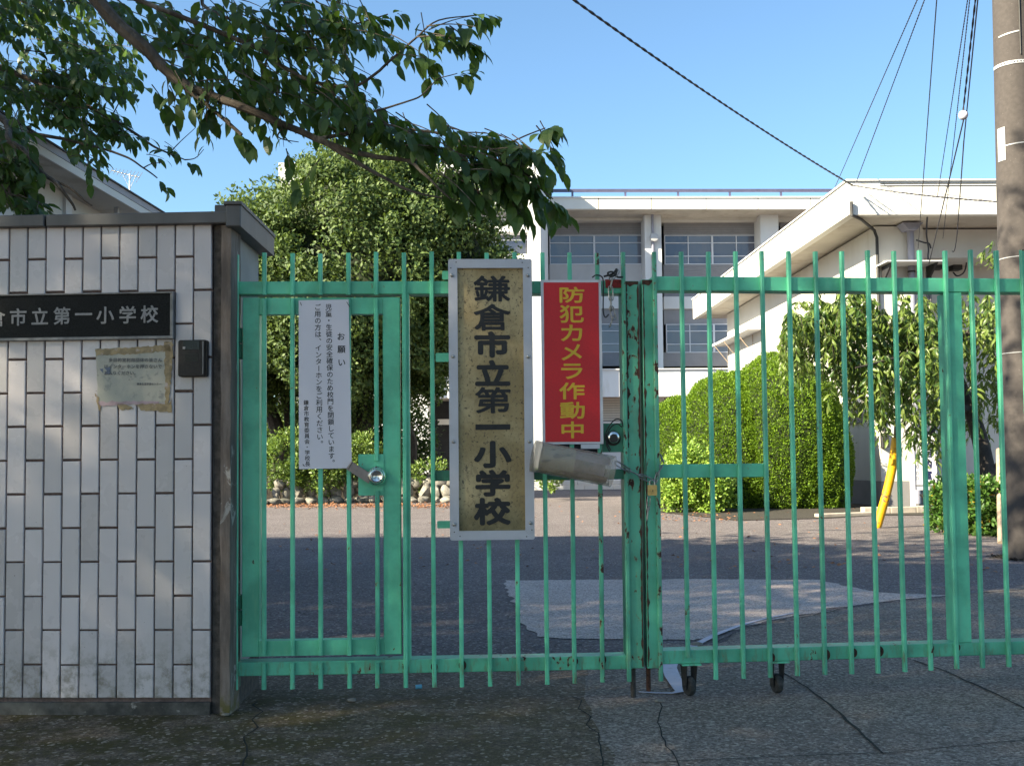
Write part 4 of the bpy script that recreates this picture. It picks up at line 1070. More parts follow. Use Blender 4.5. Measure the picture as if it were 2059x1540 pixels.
branch([(108, 364, 5.17), (140, 378, 5.15), (165, 400, 5.15), (186, 415, 5.15)], .008, .004)
branch([(-30, 330, 5.1), (10, 362, 5.1), (22, 395, 5.1), (34, 432, 5.1)], .012, .005)
for q in ([(340, 309, 7), (358, 290, 7), (392, 258, 7)], [(372, 322, 7), (392, 318, 7), (410, 300, 7)], [(289, 338, 6.6), (305, 330, 6.6), (326, 328, 6.6)], [(575, 252, 4.6), (560, 276, 4.6), (600, 286, 4.6)],
          [(225, 234, 7.1), (250, 180, 7), (240, 130, 7)], [(100, 178, 7.2), (150, 130, 7.2), (190, 112, 7.2)], [(40, 100, 7), (120, 110, 7), (185, 108, 6.9), (225, 100, 6.8)]):
    branch(q, .005, .002, sides=5)
# sprays of leaves
LP = []   # pos, dir, up, len, wid
tw = MB()
def spray(o, d, L, nl, ll, twig=True):
    d = d.normalized(); pts = []
    for k in range(5):
        t = k / 4; pts.append(o + d * (L * t) + Vector((0, 0, -.18 * L * t * t)))
    if twig: tw.tube(pts, [.0032, .0028, .0024, .002, .0012], 4, cap=False)
    for k in range(nl):
        t = .12 + .88 * k / max(1, nl - 1); p = pts[0].lerp(pts[-1], t) if k < nl - 1 else pts[-1]
        s = d.cross(Vector((0, 0, 1))); s = s.normalized() if s.length > 1e-3 else Vector((1, 0, 0))
        dr = (s * random.uniform(.3, 1.0) * (1 if k % 2 else -1) + d * random.uniform(.1, .9) + Vector((0, 0, random.uniform(-1.15, -.1)))).normalized()
        up = (Vector((0, 0, 1)) + s * random.uniform(-.5, .5) + Vector((random.uniform(-.4, .4), random.uniform(-.7, .3), 0))).normalized()
        l = ll * random.uniform(.7, 1.15)
        LP.append((p + dr * .012, dr, up, l, l * random.uniform(.42, .54)))
def near_branch(p, best=.35):
    m = None
    for P in branches:
        for q in P:
            dd = (q - p).length
            if m is None or dd < m[0]: m = (dd, q)
    return m
def region(cx, cy, rx, ry, dep, dd, n, ll=.088, L=(.14, .26), nl=(6, 9), bias=Vector((.8, -.1, -.25))):
    for _ in range(n):
        a = random.uniform(0, 2 * math.pi); q = random.random() ** .5
        o = at_y(cx + rx * q * math.cos(a), cy + ry * q * math.sin(a), dep + random.uniform(-dd, dd))
        d = bias + Vector((random.uniform(-.9, .9), random.uniform(-.8, .8), random.uniform(-.5, .35)))
        spray(o - d.normalized() * .1, d, random.uniform(*L), random.randint(*nl), ll)
for P in branches[:8]:
    for q_ in (1, 3): spray(P[-q_], (P[-1] - P[-4]), .06, 6, .085, False)
for P in branches[8:11]: spray(P[-1], (P[-1] - P[-4]), .08, 6, .08, False)
region(540, 45, 230, 62, 4.9, .35, 46)
region(480, 120, 150, 55, 4.8, .3, 25)
region(640, 175, 140, 62, 4.75, .3, 31)
region(700, 215, 70, 50, 4.65, .25, 13)
region(680, 40, 100, 50, 4.8, .3, 13)
region(325, 30, 100, 45, 5.2, .4, 17)
region(410, 195, 90, 28, 4.7, .15, 10, bias=Vector((.1, 0, -.7)))
region(895, 62, 55, 26, 4.55, .1, 8, bias=Vector((.8, 0, -.1)))
region(860, 90, 45, 22, 4.55, .1, 3)
region(885, 152, 14, 6, 4.5, .04, 1, .075, (.08, .1), (5, 6))
region(860, 262, 95, 30, 4.5, .15, 15)
region(1000, 300, 85, 40, 4.4, .15, 18)
region(1080, 285, 30, 22, 4.3, .08, 4)
region(960, 350, 70, 35, 4.4, .15, 15)
region(1050, 370, 45, 35, 4.35, .1, 11, bias=Vector((.4, 0, -.7)))
region(770, 245, 60, 25, 4.6, .15, 4)
region(590, 352, 38, 14, 4.6, .05, 2, .10, (.1, .14), (3, 4), Vector((.2, 0, -.9)))
region(350, 205, 35, 14, 4.65, .05, 2, .10, (.08, .12), (3, 4), Vector((.1, 0, -.8)))
region(415, 235, 28, 12, 4.65, .05, 2, .09, (.08, .12), (3, 4), Vector((.1, 0, -.8)))
sp0 = len(LP)
region(75, 70, 170, 110, 7.3, .7, 122, .095, (.2, .34), (7, 10))
region(60, 190, 120, 50, 7.1, .5, 46, .095, (.2, .34), (6, 9))
region(170, 150, 90, 40, 7.1, .4, 34, .095, (.2, .3), (6, 9))
region(150, 225, 80, 28, 7.0, .3, 20, .09, (.16, .26), (6, 8))
region(235, 250, 70, 26, 7.0, .2, 17, .09, (.14, .2), (5, 7))
region(345, 306, 34, 10, 7.0, .1, 4, .085, (.1, .16), (4, 5))
region(170, 280, 50, 18, 6.7, .2, 10, .09, (.12, .2), (4, 6))
region(25, 340, 50, 55, 5.2, .15, 37, .08, (.12, .22), (5, 8))
region(60, 410, 55, 20, 5.1, .1, 11, .075, (.1, .16), (4, 6))
region(20, 260, 40, 30, 5.5, .2, 13, .085, (.12, .2), (5, 7))
region(170, 330, 45, 25, 6.4, .2, 4, .08, (.1, .15), (4, 5))
# crown that continues up and left out of the picture
for _ in range(230):
    c = Vector((random.uniform(-7.2, -2.2), random.uniform(4.2, 7.6), random.uniform(3.0, 5.6)))
    if (c.z - .85) / c.y < .50 and c.x / c.y > -.52: continue
    spray(c, Vector((random.uniform(-1, 1), random.uniform(-1, 1), random.uniform(-.4, .2))), .35, 10, .10)
for _ in range(210):  # higher unseen sprays added to shade the pole and the ground at right
    c = Vector((random.uniform(-6.8, -2.4), random.uniform(2.4, 5.6), random.uniform(5.0, 8.2)))
    spray(c, Vector((random.uniform(-1, 1), random.uniform(-1, 1), random.uniform(-.4, .2))), .4, 11, .12)
for k in range(7):
    a = k * .9; b = MB(); limb(b, top, top + Vector((math.cos(a) * 2.0 - 1.0, math.sin(a) * 1.2, .5 + .25 * (k % 3))), .05, .012, .2, 8, k, 6)
    part('branch', ct, b, M['bark'], smooth=True)
part('twigs', ct, tw, M['bark'], kind='stuff', fix=False)
# unseen upper crown added to the cherry to cut skylight on ground and gate
N = 26000; q = np.stack([rng.uniform(-8, 3.8, N), rng.uniform(-3.2, 6.2, N), rng.uniform(5.6, 9.2, N)], 1)
cl = np.array([mnoise.noise(Vector((a * .8, b_ * .8, c * .8))) for a, b_, c in q])
k = (q[:, 1] < 11.0 - .833 * q[:, 2]) & (cl > .03) & ((q[:, 0] + 2.2) ** 2 / 36 + (q[:, 1] - 1.4) ** 2 / 24 < 1)
q = q[k]
add_mesh('added_shade_crown', leaf_mesh('added_shade_crown', q, unit(rng.normal(size=q.shape) + np.array([0, 0, -.6])), unit(rng.normal(size=q.shape) * .6 + np.array([0, 0, 1])), rng.uniform(.10, .16, len(q)), .075, M['leaf_cherry'], off=LOC[ct.name]), ct, kind='stuff')
b = MB()
for k in range(16):
    e = Vector((random.uniform(-7, 2.5), random.uniform(-2.5, 4.2), random.uniform(6.0, 7.2))); limb(b, top, e, .085, .015, .12, 9, k + 30, 6)
part('added_crown_limbs', ct, b, M['bark'], kind='stuff', smooth=True)
# the 300 leaves that show largest are single pieces, the rest one mesh
def px_of(p):
    q = CM.to_3x3().transposed() @ (Vector(p) - EYE); return (CX - q.x / q.z * F_PX, CY + q.y / q.z * F_PX, -q.z)
order = []
for i, l in enumerate(LP):
    x, y, z = px_of(l[0]); vis = 0 < x < 2059 and 0 < y < 1540
    order.append((-(l[3] / z) if vis and i < sp0 else 1, i))
order.sort(); single_ids = {i for s_, i in order[:300] if s_ < 0}
lv = []
for k in range(6):
    T, F = leaf_template('near'); m = MB()
    V = [(x * 1.0, y * (.46 + .02 * k), z * (.6 + .25 * k)) for x, y, z in T]; m.add(V, F)
    me = mesh_of('leaf', m, M['leaf_cherry'], (0, 0, 0), fix=False); lv.append(me)
for i in single_ids:
    p, d, up, l, w = LP[i]; s = up.cross(d).normalized(); n = d.cross(s)
    o = bpy.data.objects.new('leaf', lv[i % 6]); COL.objects.link(o); o.parent = ct
    mtx = Matrix((d, s, n)).transposed().to_4x4(); mtx = Matrix.Translation(p - LOC[ct.name]) @ mtx @ Matrix.Diagonal((l, l, l, 1)); o.matrix_basis = mtx
rest = [LP[i] for i in range(len(LP)) if i not in single_ids]
A = lambda j: np.array([tuple(r[j]) for r in rest])
add_mesh('foliage', leaf_mesh('foliage', A(0), A(1), A(2), np.array([r[3] for r in rest]), np.array([r[4] for r in rest]), M['leaf_cherry'], 'near', off=LOC[ct.name]), ct, kind='stuff')
for x, y in ((950, 372), (956, 378), (963, 376), (958, 386)):
    p = at_y(x, y, 4.38); b = MB(); T, F = leaf_template('near'); m = Matrix.Rotation(rng.uniform(0, 6), 3, 'Z') @ Matrix.Rotation(R(80) + rng.uniform(-.4, .4), 3, 'Y')
    b.add([p + m @ Vector((a * .045, c * .022, e * .06)) for a, c, e in T], F); part('withered_leaf', ct, b, M['dead_leaf'], fix=False)

_b = bmesh.new(); bmesh.ops.create_icosphere(_b, subdivisions=4, radius=1)
ICO3 = [Vector(v.co) for v in _b.verts]; ICO3F = [tuple(v.index for v in f_.verts) for f_ in _b.faces]; _b.free()
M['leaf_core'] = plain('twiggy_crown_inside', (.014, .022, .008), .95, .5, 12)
# ------------------------------------------------------------------ big round evergreen behind the wicket door
def blob_tree(px_box, depth, name, label, cat, mat, n, rc, per, ll, shell=.6, trunk=True, extra=None, group=None, ry=None, zmin=None, rw=.45, core=None):
    x0, y0, x1, y1 = px_box; a, c = at_y((x0 + x1) / 2, y0, depth), at_y((x0 + x1) / 2, y1, depth); l, r = at_y(x0, (y0 + y1) / 2, depth), at_y(x1, (y0 + y1) / 2, depth)
    cen = ((l.x + r.x) / 2, depth, (a.z + c.z) / 2); rad = ((r.x - l.x) / 2, ry or (r.x - l.x) / 2, (a.z - c.z) / 2)
    return cen, rad
et = thing('evergreen_tree', (-3.7, 23.5, 0), 'large round dense evergreen tree standing behind a low stone wall past the wicket door', 'tree')
PP = []; OO = []
for box, dep, n in (((470, 303, 960, 800), 23.2, 520), ((392, 396, 640, 820), 22.6, 330), ((800, 365, 1018, 660), 23.0, 190), ((560, 300, 860, 520), 23.0, 150), ((740, 520, 935, 800), 23.4, 200), ((690, 302, 900, 520), 23.2, 90), ((480, 560, 900, 850), 23.6, 330), ((400, 600, 560, 880), 22.4, 110)):
    cen, rad = blob_tree(box, dep, '', '', '', None, 0, 0, 0, 0)
    p, o = clumps(cen, (rad[0], min(rad[0], 2.4), rad[2]), int(n * .62), .44, 150, .82, .8); PP.append(p); OO.append(o)
p = np.concatenate(PP); o = np.concatenate(OO); k = (p[:, 2] > np.where(p[:, 1] < 22.9, 2.35, 1.3) + .5 * np.sin(p[:, 0] * 2.1)) & (p[:, 1] < 26); p, o = p[k], o[k]
d = unit(o * .35 + rng.normal(size=o.shape) * .8 + np.array([0, 0, .25]))
add_mesh('crown', leaf_mesh('crown', p, d, unit(o * 1.1 + rng.normal(size=o.shape) * .38 + np.array([0, 0, .35])), rng.uniform(.085, .13, len(p)), .06, M['leaf_dark'], off=LOC[et.name]), et, kind='stuff')
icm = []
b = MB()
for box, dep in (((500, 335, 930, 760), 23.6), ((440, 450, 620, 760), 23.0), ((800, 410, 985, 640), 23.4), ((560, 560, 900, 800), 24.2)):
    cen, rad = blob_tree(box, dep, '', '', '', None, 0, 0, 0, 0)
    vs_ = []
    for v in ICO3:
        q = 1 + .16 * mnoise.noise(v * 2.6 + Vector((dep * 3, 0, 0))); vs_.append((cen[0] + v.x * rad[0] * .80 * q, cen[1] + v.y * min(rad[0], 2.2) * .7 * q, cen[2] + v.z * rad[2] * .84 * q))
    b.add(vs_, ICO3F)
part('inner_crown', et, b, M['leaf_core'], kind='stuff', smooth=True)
for i, (x0, y0, x1, y1, r0) in enumerate(((552, 985, 548, 700, .20), (560, 985, 600, 690, .13), (640, 985, 655, 680, .16), (735, 985, 720, 690, .22), (700, 985, 690, 690, .12), (825, 985, 800, 700, .14))):
    b = MB(); limb(b, at_y(x0, y0, 23.6 + i * .15), at_y(x1, y1, 23.6), r0, r0 * .6, .12, 6, i, 8); part('trunk', et, b, M['bark_dark'], smooth=True)
b = MB()
for k in range(26):
    a = at_y(rng.uniform(540, 900), 720, 23.6); limb(b, a, a + Vector((rng.uniform(-1.6, 1.6), rng.uniform(-1, 1), rng.uniform(1.0, 2.6))), .08, .03, .2, 5, k, 5)
part('limbs', et, b, M['bark_dark'], kind='stuff')

def bush(name, label, boxes, dep, mat, n, rc, per, ll, lw, cat='shrub', group=None, zcut=0, ry=.7, shell=.5, yj=0, stems=True, updir=.3):
    c0 = at_y((boxes[0][0] + boxes[0][2]) / 2, boxes[0][3], dep); t = thing(name, (c0.x, dep, 0), label, cat, group)
    PP = []; OO = []
    for bx in boxes:
        cen, rad = blob_tree(bx, dep, '', '', '', None, 0, 0, 0, 0); p, o = clumps(cen, (rad[0], ry, rad[2]), n, rc, per, shell, .85); PP.append(p); OO.append(o)
    p = np.concatenate(PP); o = np.concatenate(OO); k = p[:, 2] > zcut; p, o = p[k], o[k]
    d = unit(o * .7 + rng.normal(size=o.shape) * .6 + np.array([0, 0, updir]))
    add_mesh('foliage', leaf_mesh('foliage', p, d, unit(rng.normal(size=o.shape) * .6 + np.array([-.2, -.4, 1])), rng.uniform(.7, 1.2, len(p)) * ll, lw, M[mat], off=LOC[t.name]), t, kind='stuff')
    if stems:
        b = MB()
        for k in range(7): limb(b, (c0.x + rng.uniform(-.2, .2), dep + .1, -.02), (c0.x + rng.uniform(-.6, .6), dep + rng.uniform(-.2, .3), boxes and (at_y(0, boxes[0][1], dep).z * .6)), .02, .008, .1, 4, k, 5)
        part('stems', t, b, M['bark_dark'], kind='stuff')
    return t
bush('shrub', 'leafy yellow green shrub spilling over the stone wall behind the wicket door', [(515, 870, 640, 985), (570, 885, 700, 1000)], 21.6, 'leaf_shrub', 95, .16, 55, .075, .04, group='shrubs along the stone wall')
bush('shrub', 'small bright shrub beside the door lock above the stones', [(690, 868, 765, 960)], 21.8, 'leaf_shrub', 55, .15, 55, .075, .04, group='shrubs along the stone wall')
bush('shrub', 'sparse shrub on the stones left of the school name board', [(820, 925, 900, 985), (1075, 935, 1130, 985)], 22.0, 'leaf_shrub', 24, .12, 45, .075, .04, group='shrubs along the stone wall')

bush('hedge', 'added dark hedge filling the deep shade behind the trunks of the evergreen tree', [(480, 800, 700, 1000), (640, 790, 880, 1000)], 26.2, 'leaf_dark', 330, .3, 60, .10, .06, 'hedge', ry=.9, shell=.3)  # dark mass added where there is only black shade between the trunks
# low stone wall
sw = thing('stone_wall', (-4, 21.5, 0), 'low rounded field stone wall holding the soil below the evergreen tree', 'wall')
bmx = bmesh.new(); bmesh.ops.create_icosphere(bmx, subdivisions=2, radius=1)
base_v = [Vector(v.co) for v in bmx.verts]; base_f = [tuple(v.index for v in f_.verts) for f_ in bmx.faces]; bmx.free()
stone_meshes = []
for k in range(8):
    m = MB(); m.add([v * (1 + .38 * mnoise.noise(v * 1.4 + Vector((k * 5, 0, 0)))) for v in base_v], base_f); stone_meshes.append(mesh_of('stone', m, M['stone'], (0, 0, 0), True))
x = 500
while x < 935:
    yb = 1016 - 6 * math.sin((x - 500) / 435 * 2.2)
    p = on_z(x, yb); s = .13 + .05 * rng.random(); inst('stone', sw, stone_meshes[rng.integers(8)], (p.x, p.y, .06), (rng.uniform(-.3, .3), 0, rng.uniform(0, 6)), (s * .95, s * .7, s * .5))
    p2 = (p.x + rng.uniform(-.05, .05), p.y + .12, .22); s2_ = .13 + .06 * rng.random(); inst('stone', sw, stone_meshes[rng.integers(8)], p2, (0, rng.uniform(-.5, .5), rng.uniform(0, 6)), (s2_ * .68, s2_ * .6, s2_ * 1.0))
    if rng.random() < .8: inst('stone', sw, stone_meshes[rng.integers(8)], (p.x + .08, p.y + .22, .40), (0, rng.uniform(-.4, .4), rng.uniform(0, 6)), (.15, .12, .11))
    x += rng.uniform(19, 27)
b = MB(); a0, a1 = on_z(430, 1008), on_z(945, 1004); b.add([(a0.x - 3, a0.y + .25, -.02), (a1.x, a1.y + .25, -.02), (a1.x, a1.y + 7, -.02), (a0.x - 3, a0.y + 7, -.02), (a0.x - 3, a0.y + .3, .42), (a1.x, a1.y + .3, .42), (a1.x, a1.y + 7, .5), (a0.x - 3, a0.y + 7, .5)], [(0, 1, 5, 4), (1, 2, 6, 5), (2, 3, 7, 6), (3, 0, 4, 7), (4, 5, 6, 7)])
single('soil_bed', b, M['soil'], (a0.x, a0.y, 0), kind='structure')
N = 2200; q = [on_z(rng.uniform(500, 935), rng.normal(1017, 2.6) - 4 * math.sin(0)) for _ in range(N)]
pp = np.array([(v.x, v.y, .006 + rng.uniform(0, .012)) for v in q]); 
add_mesh('leaf_litter', leaf_mesh('leaf_litter', pp, unit(rng.normal(size=(N, 3)) * np.array([1, 1, .2])), unit(rng.normal(size=(N, 3)) * .3 + np.array([0, 0, 1])), .05, .03, M['litter'], off=tuple(pp[0])), None, tuple(pp[0]), kind='stuff')
N = 260; q = [on_z(rng.uniform(540, 2000), rng.uniform(1010, 1150)) for _ in range(N)] + [on_z(rng.uniform(1320, 1480), rng.uniform(1028, 1048)) for _ in range(160)]
pp = np.array([(v.x, v.y, .006) for v in q]); N = len(pp)
add_mesh('leaf_litter', leaf_mesh('leaf_litter', pp, unit(rng.normal(size=(N, 3)) * np.array([1, 1, .1])), unit(rng.normal(size=(N, 3)) * .3 + np.array([0, 0, 1])), .045, .03, M['litter'], off=tuple(pp[0])), None, tuple(pp[0]), kind='stuff')

# ------------------------------------------------------------------ clipped dome hedge
def dome(name, label, balls, mat, dens, ll, lw, jit=.03):
    """clipped hedge: leaves spread over the union of ellipsoids (centre, radii)"""
    c0 = balls[0][0]; t = thing(name, (c0[0], c0[1], 0), label, 'hedge'); PP = []; OO = []
    for j, (c, r) in enumerate(balls):
        area = 4 * math.pi * ((r[0] * r[1] * r[2]) ** (2 / 3)); n = int(area * dens); d = sph(n)
        bump_ = np.array([mnoise.noise(Vector(x * 7.5 + j)) for x in d])[:, None]
        p = np.array(c) + d * np.array(r) * (1 + bump_ * .06 + (rng.random((n, 1)) - .75) * jit * 2 + (rng.random((n, 1)) > .988) * rng.random((n, 1)) * .07)
        k = p[:, 2] > 0
        for i, (c2, r2) in enumerate(balls):
            if i != j: k &= (((p - np.array(c2)) / np.array(r2)) ** 2).sum(1) > .86
        PP.append(p[k]); OO.append(unit(d / np.array(r))[k])
    p = np.concatenate(PP); o = np.concatenate(OO); d = unit(o * .8 + rng.normal(size=o.shape) * .55 + np.array([0, 0, .35]))
    add_mesh('foliage', leaf_mesh('foliage', p, d, unit(rng.normal(size=o.shape)), rng.uniform(.7, 1.3, len(p)) * ll, lw, M[mat], off=LOC[t.name]), t, kind='stuff')
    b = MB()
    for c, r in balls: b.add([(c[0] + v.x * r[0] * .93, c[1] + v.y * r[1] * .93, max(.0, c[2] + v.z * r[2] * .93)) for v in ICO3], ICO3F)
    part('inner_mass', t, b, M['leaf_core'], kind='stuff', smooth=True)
    return t
def ball(px, py, dep, rx, ry, rz): c = at_y(px, py, dep); return ((c.x, c.y, c.z), (rx, ry, rz))
dome('round_hedge', 'big clipped dome shaped bright green hedge in the schoolyard right of the meeting posts', [ball(1570, 905, 18.2, 1.12, 1.15, 1.68), ball(1468, 915, 18.4, 1.05, 1.1, 1.44), ball(1375, 935, 18.8, .85, .9, 1.22), ball(1625, 935, 18.0, .72, .85, 1.32)], 'leaf_hedge', 5200, .036, .019, .02)
bush('shrub', 'lime green leafy shrub at the foot of the dome hedge by the right gate post', [(1322, 905, 1400, 1030), (1375, 930, 1470, 1042), (1340, 890, 1440, 1000)], 16.6, 'leaf_lime', 60, .15, 60, .06, .035, ry=.45)

# ------------------------------------------------------------------ weeping tree with yellow brace
wt_ = thing('weeping_tree', (4.9, 12.4, 0), 'weeping tree with drooping narrow leaves and dark trunk beside the utility pole', 'tree')
b = MB(); P = trace([(2008, 1095, 12.2), (2000, 1030, 12.3), (1985, 960, 12.3), (1972, 890, 12.4), (1950, 820, 12.5), (1915, 740, 12.6), (1880, 690, 12.6)]); b.tube(smooth_pts(P), list(np.linspace(.135, .05, len(smooth_pts(P)))), 10); part('trunk', wt_, b, M['bark_dark'], smooth=True)
for q, r in (([(1950, 820, 12.5), (1900, 830, 12.2), (1870, 870, 12.0), (1840, 860, 12.0)], .05), ([(1915, 740, 12.6), (1830, 690, 12.4), (1740, 655, 12.2), (1640, 640, 12.0), (1590, 660, 11.9)], .04), ([(1900, 720, 12.6), (1960, 660, 12.6), (2040, 640, 12.8), (2110, 670, 12.9)], .04), ([(1890, 700, 12.6), (1860, 650, 12.6), (1800, 610, 12.7)], .03), ([(1985, 960, 12.3), (2030, 900, 12.3), (2060, 800, 12.4)], .05), ([(1880, 700, 12.6), (1800, 720, 11.6), (1720, 740, 11.4)], .025)):
    b = MB(); P = smooth_pts(trace(q)); b.tube(P, list(np.linspace(r, .008, len(P))), 7); part('branch', wt_, b, M['bark_dark'], smooth=True)
WL_ = []; tw = MB()
def strand(px, py, dep, L, ll):
    o = at_y(px, py, dep); a = random.uniform(0, 6.28); out = Vector((math.cos(a), math.sin(a), 0)) * random.uniform(.15, .55)
    pts = [o + out * L * (t - .3 * t * t) + Vector((0, 0, .10 * L * math.sin(t * 2.2) - L * t * t * .95)) for t in (0, .25, .5, .75, 1)]
    tw.tube(pts, [.004, .003, .003, .002, .001], 3, cap=False)
    for k in range(int(L / .026)):
        t = k / (L / .026) * 4; i = min(3, int(t)); p = pts[i].lerp(pts[i + 1], t - i)
        d = Vector((random.uniform(-.8, .8), random.uniform(-.8, .8), random.uniform(-1.5, -.1))).normalized()
        WL_.append((p, d, Vector((random.uniform(-1, 1), random.uniform(-1, .4), .6)).normalized(), ll * random.uniform(.7, 1.2)))
for n, x0, x1, y0, y1, dep, L in ((130, 1590, 1720, 605, 680, 12.0, (.3, .75)), (210, 1660, 1900, 600, 690, 12.3, (.35, .9)), (120, 1850, 2050, 600, 710, 12.6, (.3, .8)), (120, 1680, 1890, 690, 770, 12.0, (.3, .75)), (60, 1740, 1900, 760, 830, 12.1, (.25, .5)), (60, 1890, 2010, 700, 850, 12.8, (.25, .55)), (50, 1570, 1640, 625, 700, 11.9, (.3, .6)), (20, 1830, 1890, 850, 890, 12.0, (.3, .45)), (14, 1960, 2020, 505, 530, 14.5, (.15, .3))):
    for _ in range(int(n * .85)):
        xs_ = random.uniform(x0, x1); strand(xs_, random.uniform(y0, y1) + (14 * math.sin(xs_ * .021) + 12 * math.sin(xs_ * .057)) * (y0 < 650) + (random.random() < .12) * -26, dep + random.uniform(-.6, .6), random.uniform(*L), .105)
part('twigs', wt_, tw, M['bark_dark'], kind='stuff', fix=False)
ids = set(random.sample(range(len(WL_)), 300))
T, F = leaf_template('near'); m = MB(); m.add([(x, y * .30, z) for x, y, z in T], F); wme = mesh_of('leaf', m, M['leaf_weep'], (0, 0, 0), fix=False)
for i in ids:
    p, d, up, l = WL_[i]; s = up.cross(d).normalized(); n = d.cross(s); o = bpy.data.objects.new('leaf', wme); COL.objects.link(o); o.parent = wt_
    o.matrix_basis = Matrix.Translation(p - LOC[wt_.name]) @ Matrix((d, s, n)).transposed().to_4x4() @ Matrix.Diagonal((l, l, l, 1))
rest = [WL_[i] for i in range(len(WL_)) if i not in ids]
add_mesh('foliage', leaf_mesh('foliage', A(0), A(1), A(2), np.array([r[3] for r in rest]), np.array([r[3] * .30 for r in rest]), M['leaf_weep'], 'near', off=LOC[wt_.name]), wt_, kind='stuff')
yb = thing('tree_brace', on_z(1758, 1076), 'yellow painted pipe propping the weeping tree at a slant', 'brace')
P = smooth_pts([at_y(1755, 1079, 12.6), at_y(1766, 1050, 12.58), at_y(1783, 990, 12.54), at_y(1794, 940, 12.5), at_y(1802, 880, 12.45)]); b = MB(); b.tube(P, .052, 16); part('pipe', yb, b, M['yellow'], smooth=True)
b = MB(); b.tube([P[-1], at_y(1806, 800, 12.4)], [.03, .03], 10); part('pole_end', yb, b, M['rust'], smooth=True)
bush('shrub', 'low leafy plant beside the white standing sign at the foot of the weeping tree', [(1885, 960, 1960, 1050), (1880, 1000, 1990, 1085)], 11.6, 'leaf_low', 42, .11, 45, .07, .034, ry=.35, group='low plants under the weeping tree', updir=.6)
bush('shrub', 'low leafy plant next to the utility pole under the weeping tree', [(1945, 950, 2030, 1060), (1960, 1010, 2050, 1090)], 11.2, 'leaf_low', 42, .11, 45, .07, .034, ry=.35, group='low plants under the weeping tree', updir=.6)
st = MB(); st.tube([on_z(2012, 1092), at_y(2008, 905, 11.8)], .028, 8); p_ = on_z(2012, 1092); single('stake', st, M['tan_edge'], p_, 'pale wooden stake standing between the weeping tree and the utility pole', 'stake', smooth=True)

# ------------------------------------------------------------------ three storey school building
MF = Frame((at_y(1100, 960, 42).x, 42, 0), R(2.0))
mbd = thing('school_building', MF.P(0, 0, 0), 'three storey white school building with wide windows across the back of the yard', 'building')
def pxbox(fr, x0, y0, x1, y1, v0, v1, mb=None):
    m = mb or MB(); a, b_, c, d = fr.rect(x0, y0, x1, y1, v0); m.box(fr, a, b_, v0, v1, c, d); return m
VW = 2.1
# roof edge panels
fx = [1104, 1203.5, 1310, 1420, 1524.5, 1630, 1736, 1842]
for a, c in zip(fx[:-1], fx[1:]):
    part('fascia_panel', mbd, pxbox(MF, a + .7, 398, c - .7, 420.5, 0, .2), M['fascia'])
part('parapet_lip', mbd, pxbox(MF, 1103, 395, 1842, 397.6, -.05, .35), M['white_wall'])
b = MB(); a0, a1, c0, c1 = MF.rect(1104, 410, 1842, 420.5, 0); b.box(MF, a0, a1, .21, 14, c0 + .02, c0 + .25); part('roof_slab', mbd, b, M['soffit']); part('joint_backing', mbd, pxbox(MF, 1104, 399, 1842, 413, .2001, .2099), M['dark_fit'])
part('beam', mbd, pxbox(MF, 1104, 421, 1842, 443.5, VW - .45, VW + .3), M['cream_wall'])
for x0, x1, sm in ((1105, 1299.5, 'spandrel'), (1335, 1533.5, 'panel_grey'), (1569, 1770, 'panel_grey')):
    part('siding_panel', mbd, pxbox(MF, x0, 443.5, x1, 474, VW, VW + .1), M['panel_grey'])
    b = MB()
    for k in range(8): pxbox(MF, x0, 445 + k * 3.6, x1, 446.4 + k * 3.6, VW - .03, VW - .001, b)
    part('siding_slats', mbd, b, M['roof_metal'], kind='stuff')
    part('spandrel', mbd, pxbox(MF, x0, 531.5, x1, 596, VW - .02, VW + .2), M[sm])
    if sm != 'spandrel':
        b = MB()
        for k in range(14): pxbox(MF, x0, 535 + k * 4, x1, 536.3 + k * 4, VW - .045, VW - .021, b)
        part('siding_slats', mbd, b, M['roof_metal'], kind='stuff')
    part('beam', mbd, pxbox(MF, x0, 596, x1 + 2, 620.5, VW - .1, VW + .3), M['white_wall'])
    part('siding_panel', mbd, pxbox(MF, x0, 620.5, x1, 652, VW, VW + .1), M['panel_grey'])
    part('siding_panel', mbd, pxbox(MF, x0, 708, x1, 736, VW - .02, VW + .1), M['panel_grey'])
def window(fr, parent, xs, ys, v, heavy=(), wf=1.6):
    """xs, ys: mullion columns and glazing bar rows in pixels"""
    b = MB(); x0, x1, y0, y1 = xs[0], xs[-1], ys[0], ys[-1]
    for i, x in enumerate(xs):
        w = wf * (2.3 if i in heavy else 1.0); pxbox(fr, x - w / 2, y0, x + w / 2, y1, v - (.06 if i in heavy else .045), v + .05, b)
    for y in ys: pxbox(fr, x0, y - wf * .5, x1, y + wf * .5, v - .04, v + .05, b)
    f_ = part('window', parent, b, M['sash'])
    for xa, xb in zip(xs[:-1], xs[1:]):
        for ya, yb_ in zip(ys[:-1], ys[1:]): part('pane', f_, pxbox(fr, xa + wf * .4, ya + wf * .3, xb - wf * .4, yb_ - wf * .3, v, v + .02), M['glass'])
    b = MB(); pxbox(fr, x0, y0, x1, y1, v + .06, v + .12, b); part('dark_backing', f_, b, M['shade'])  # shade-coloured backing in place of unlit rooms behind the panes
for xs, h in (((1106, 1146, 1195, 1246, 1297.5), (2,)), ((1337, 1384, 1432.5, 1481, 1531), (2,)), ((1571, 1618, 1666, 1714, 1762), (2,))):
    window(MF, mbd, xs, (473.5, 488.5, 515, 531), VW, h)
    window(MF, mbd, [x + 3.5 for x in xs], (652, 665.5, 691.5, 708), VW, h)
for x0, x1 in ((1300, 1331.5), (1534, 1568.5)):
    part('pillar', mbd, pxbox(MF, x0, 420.6, x1 + 2, 966, VW - 1.0, VW + .3), M['white_wall'])
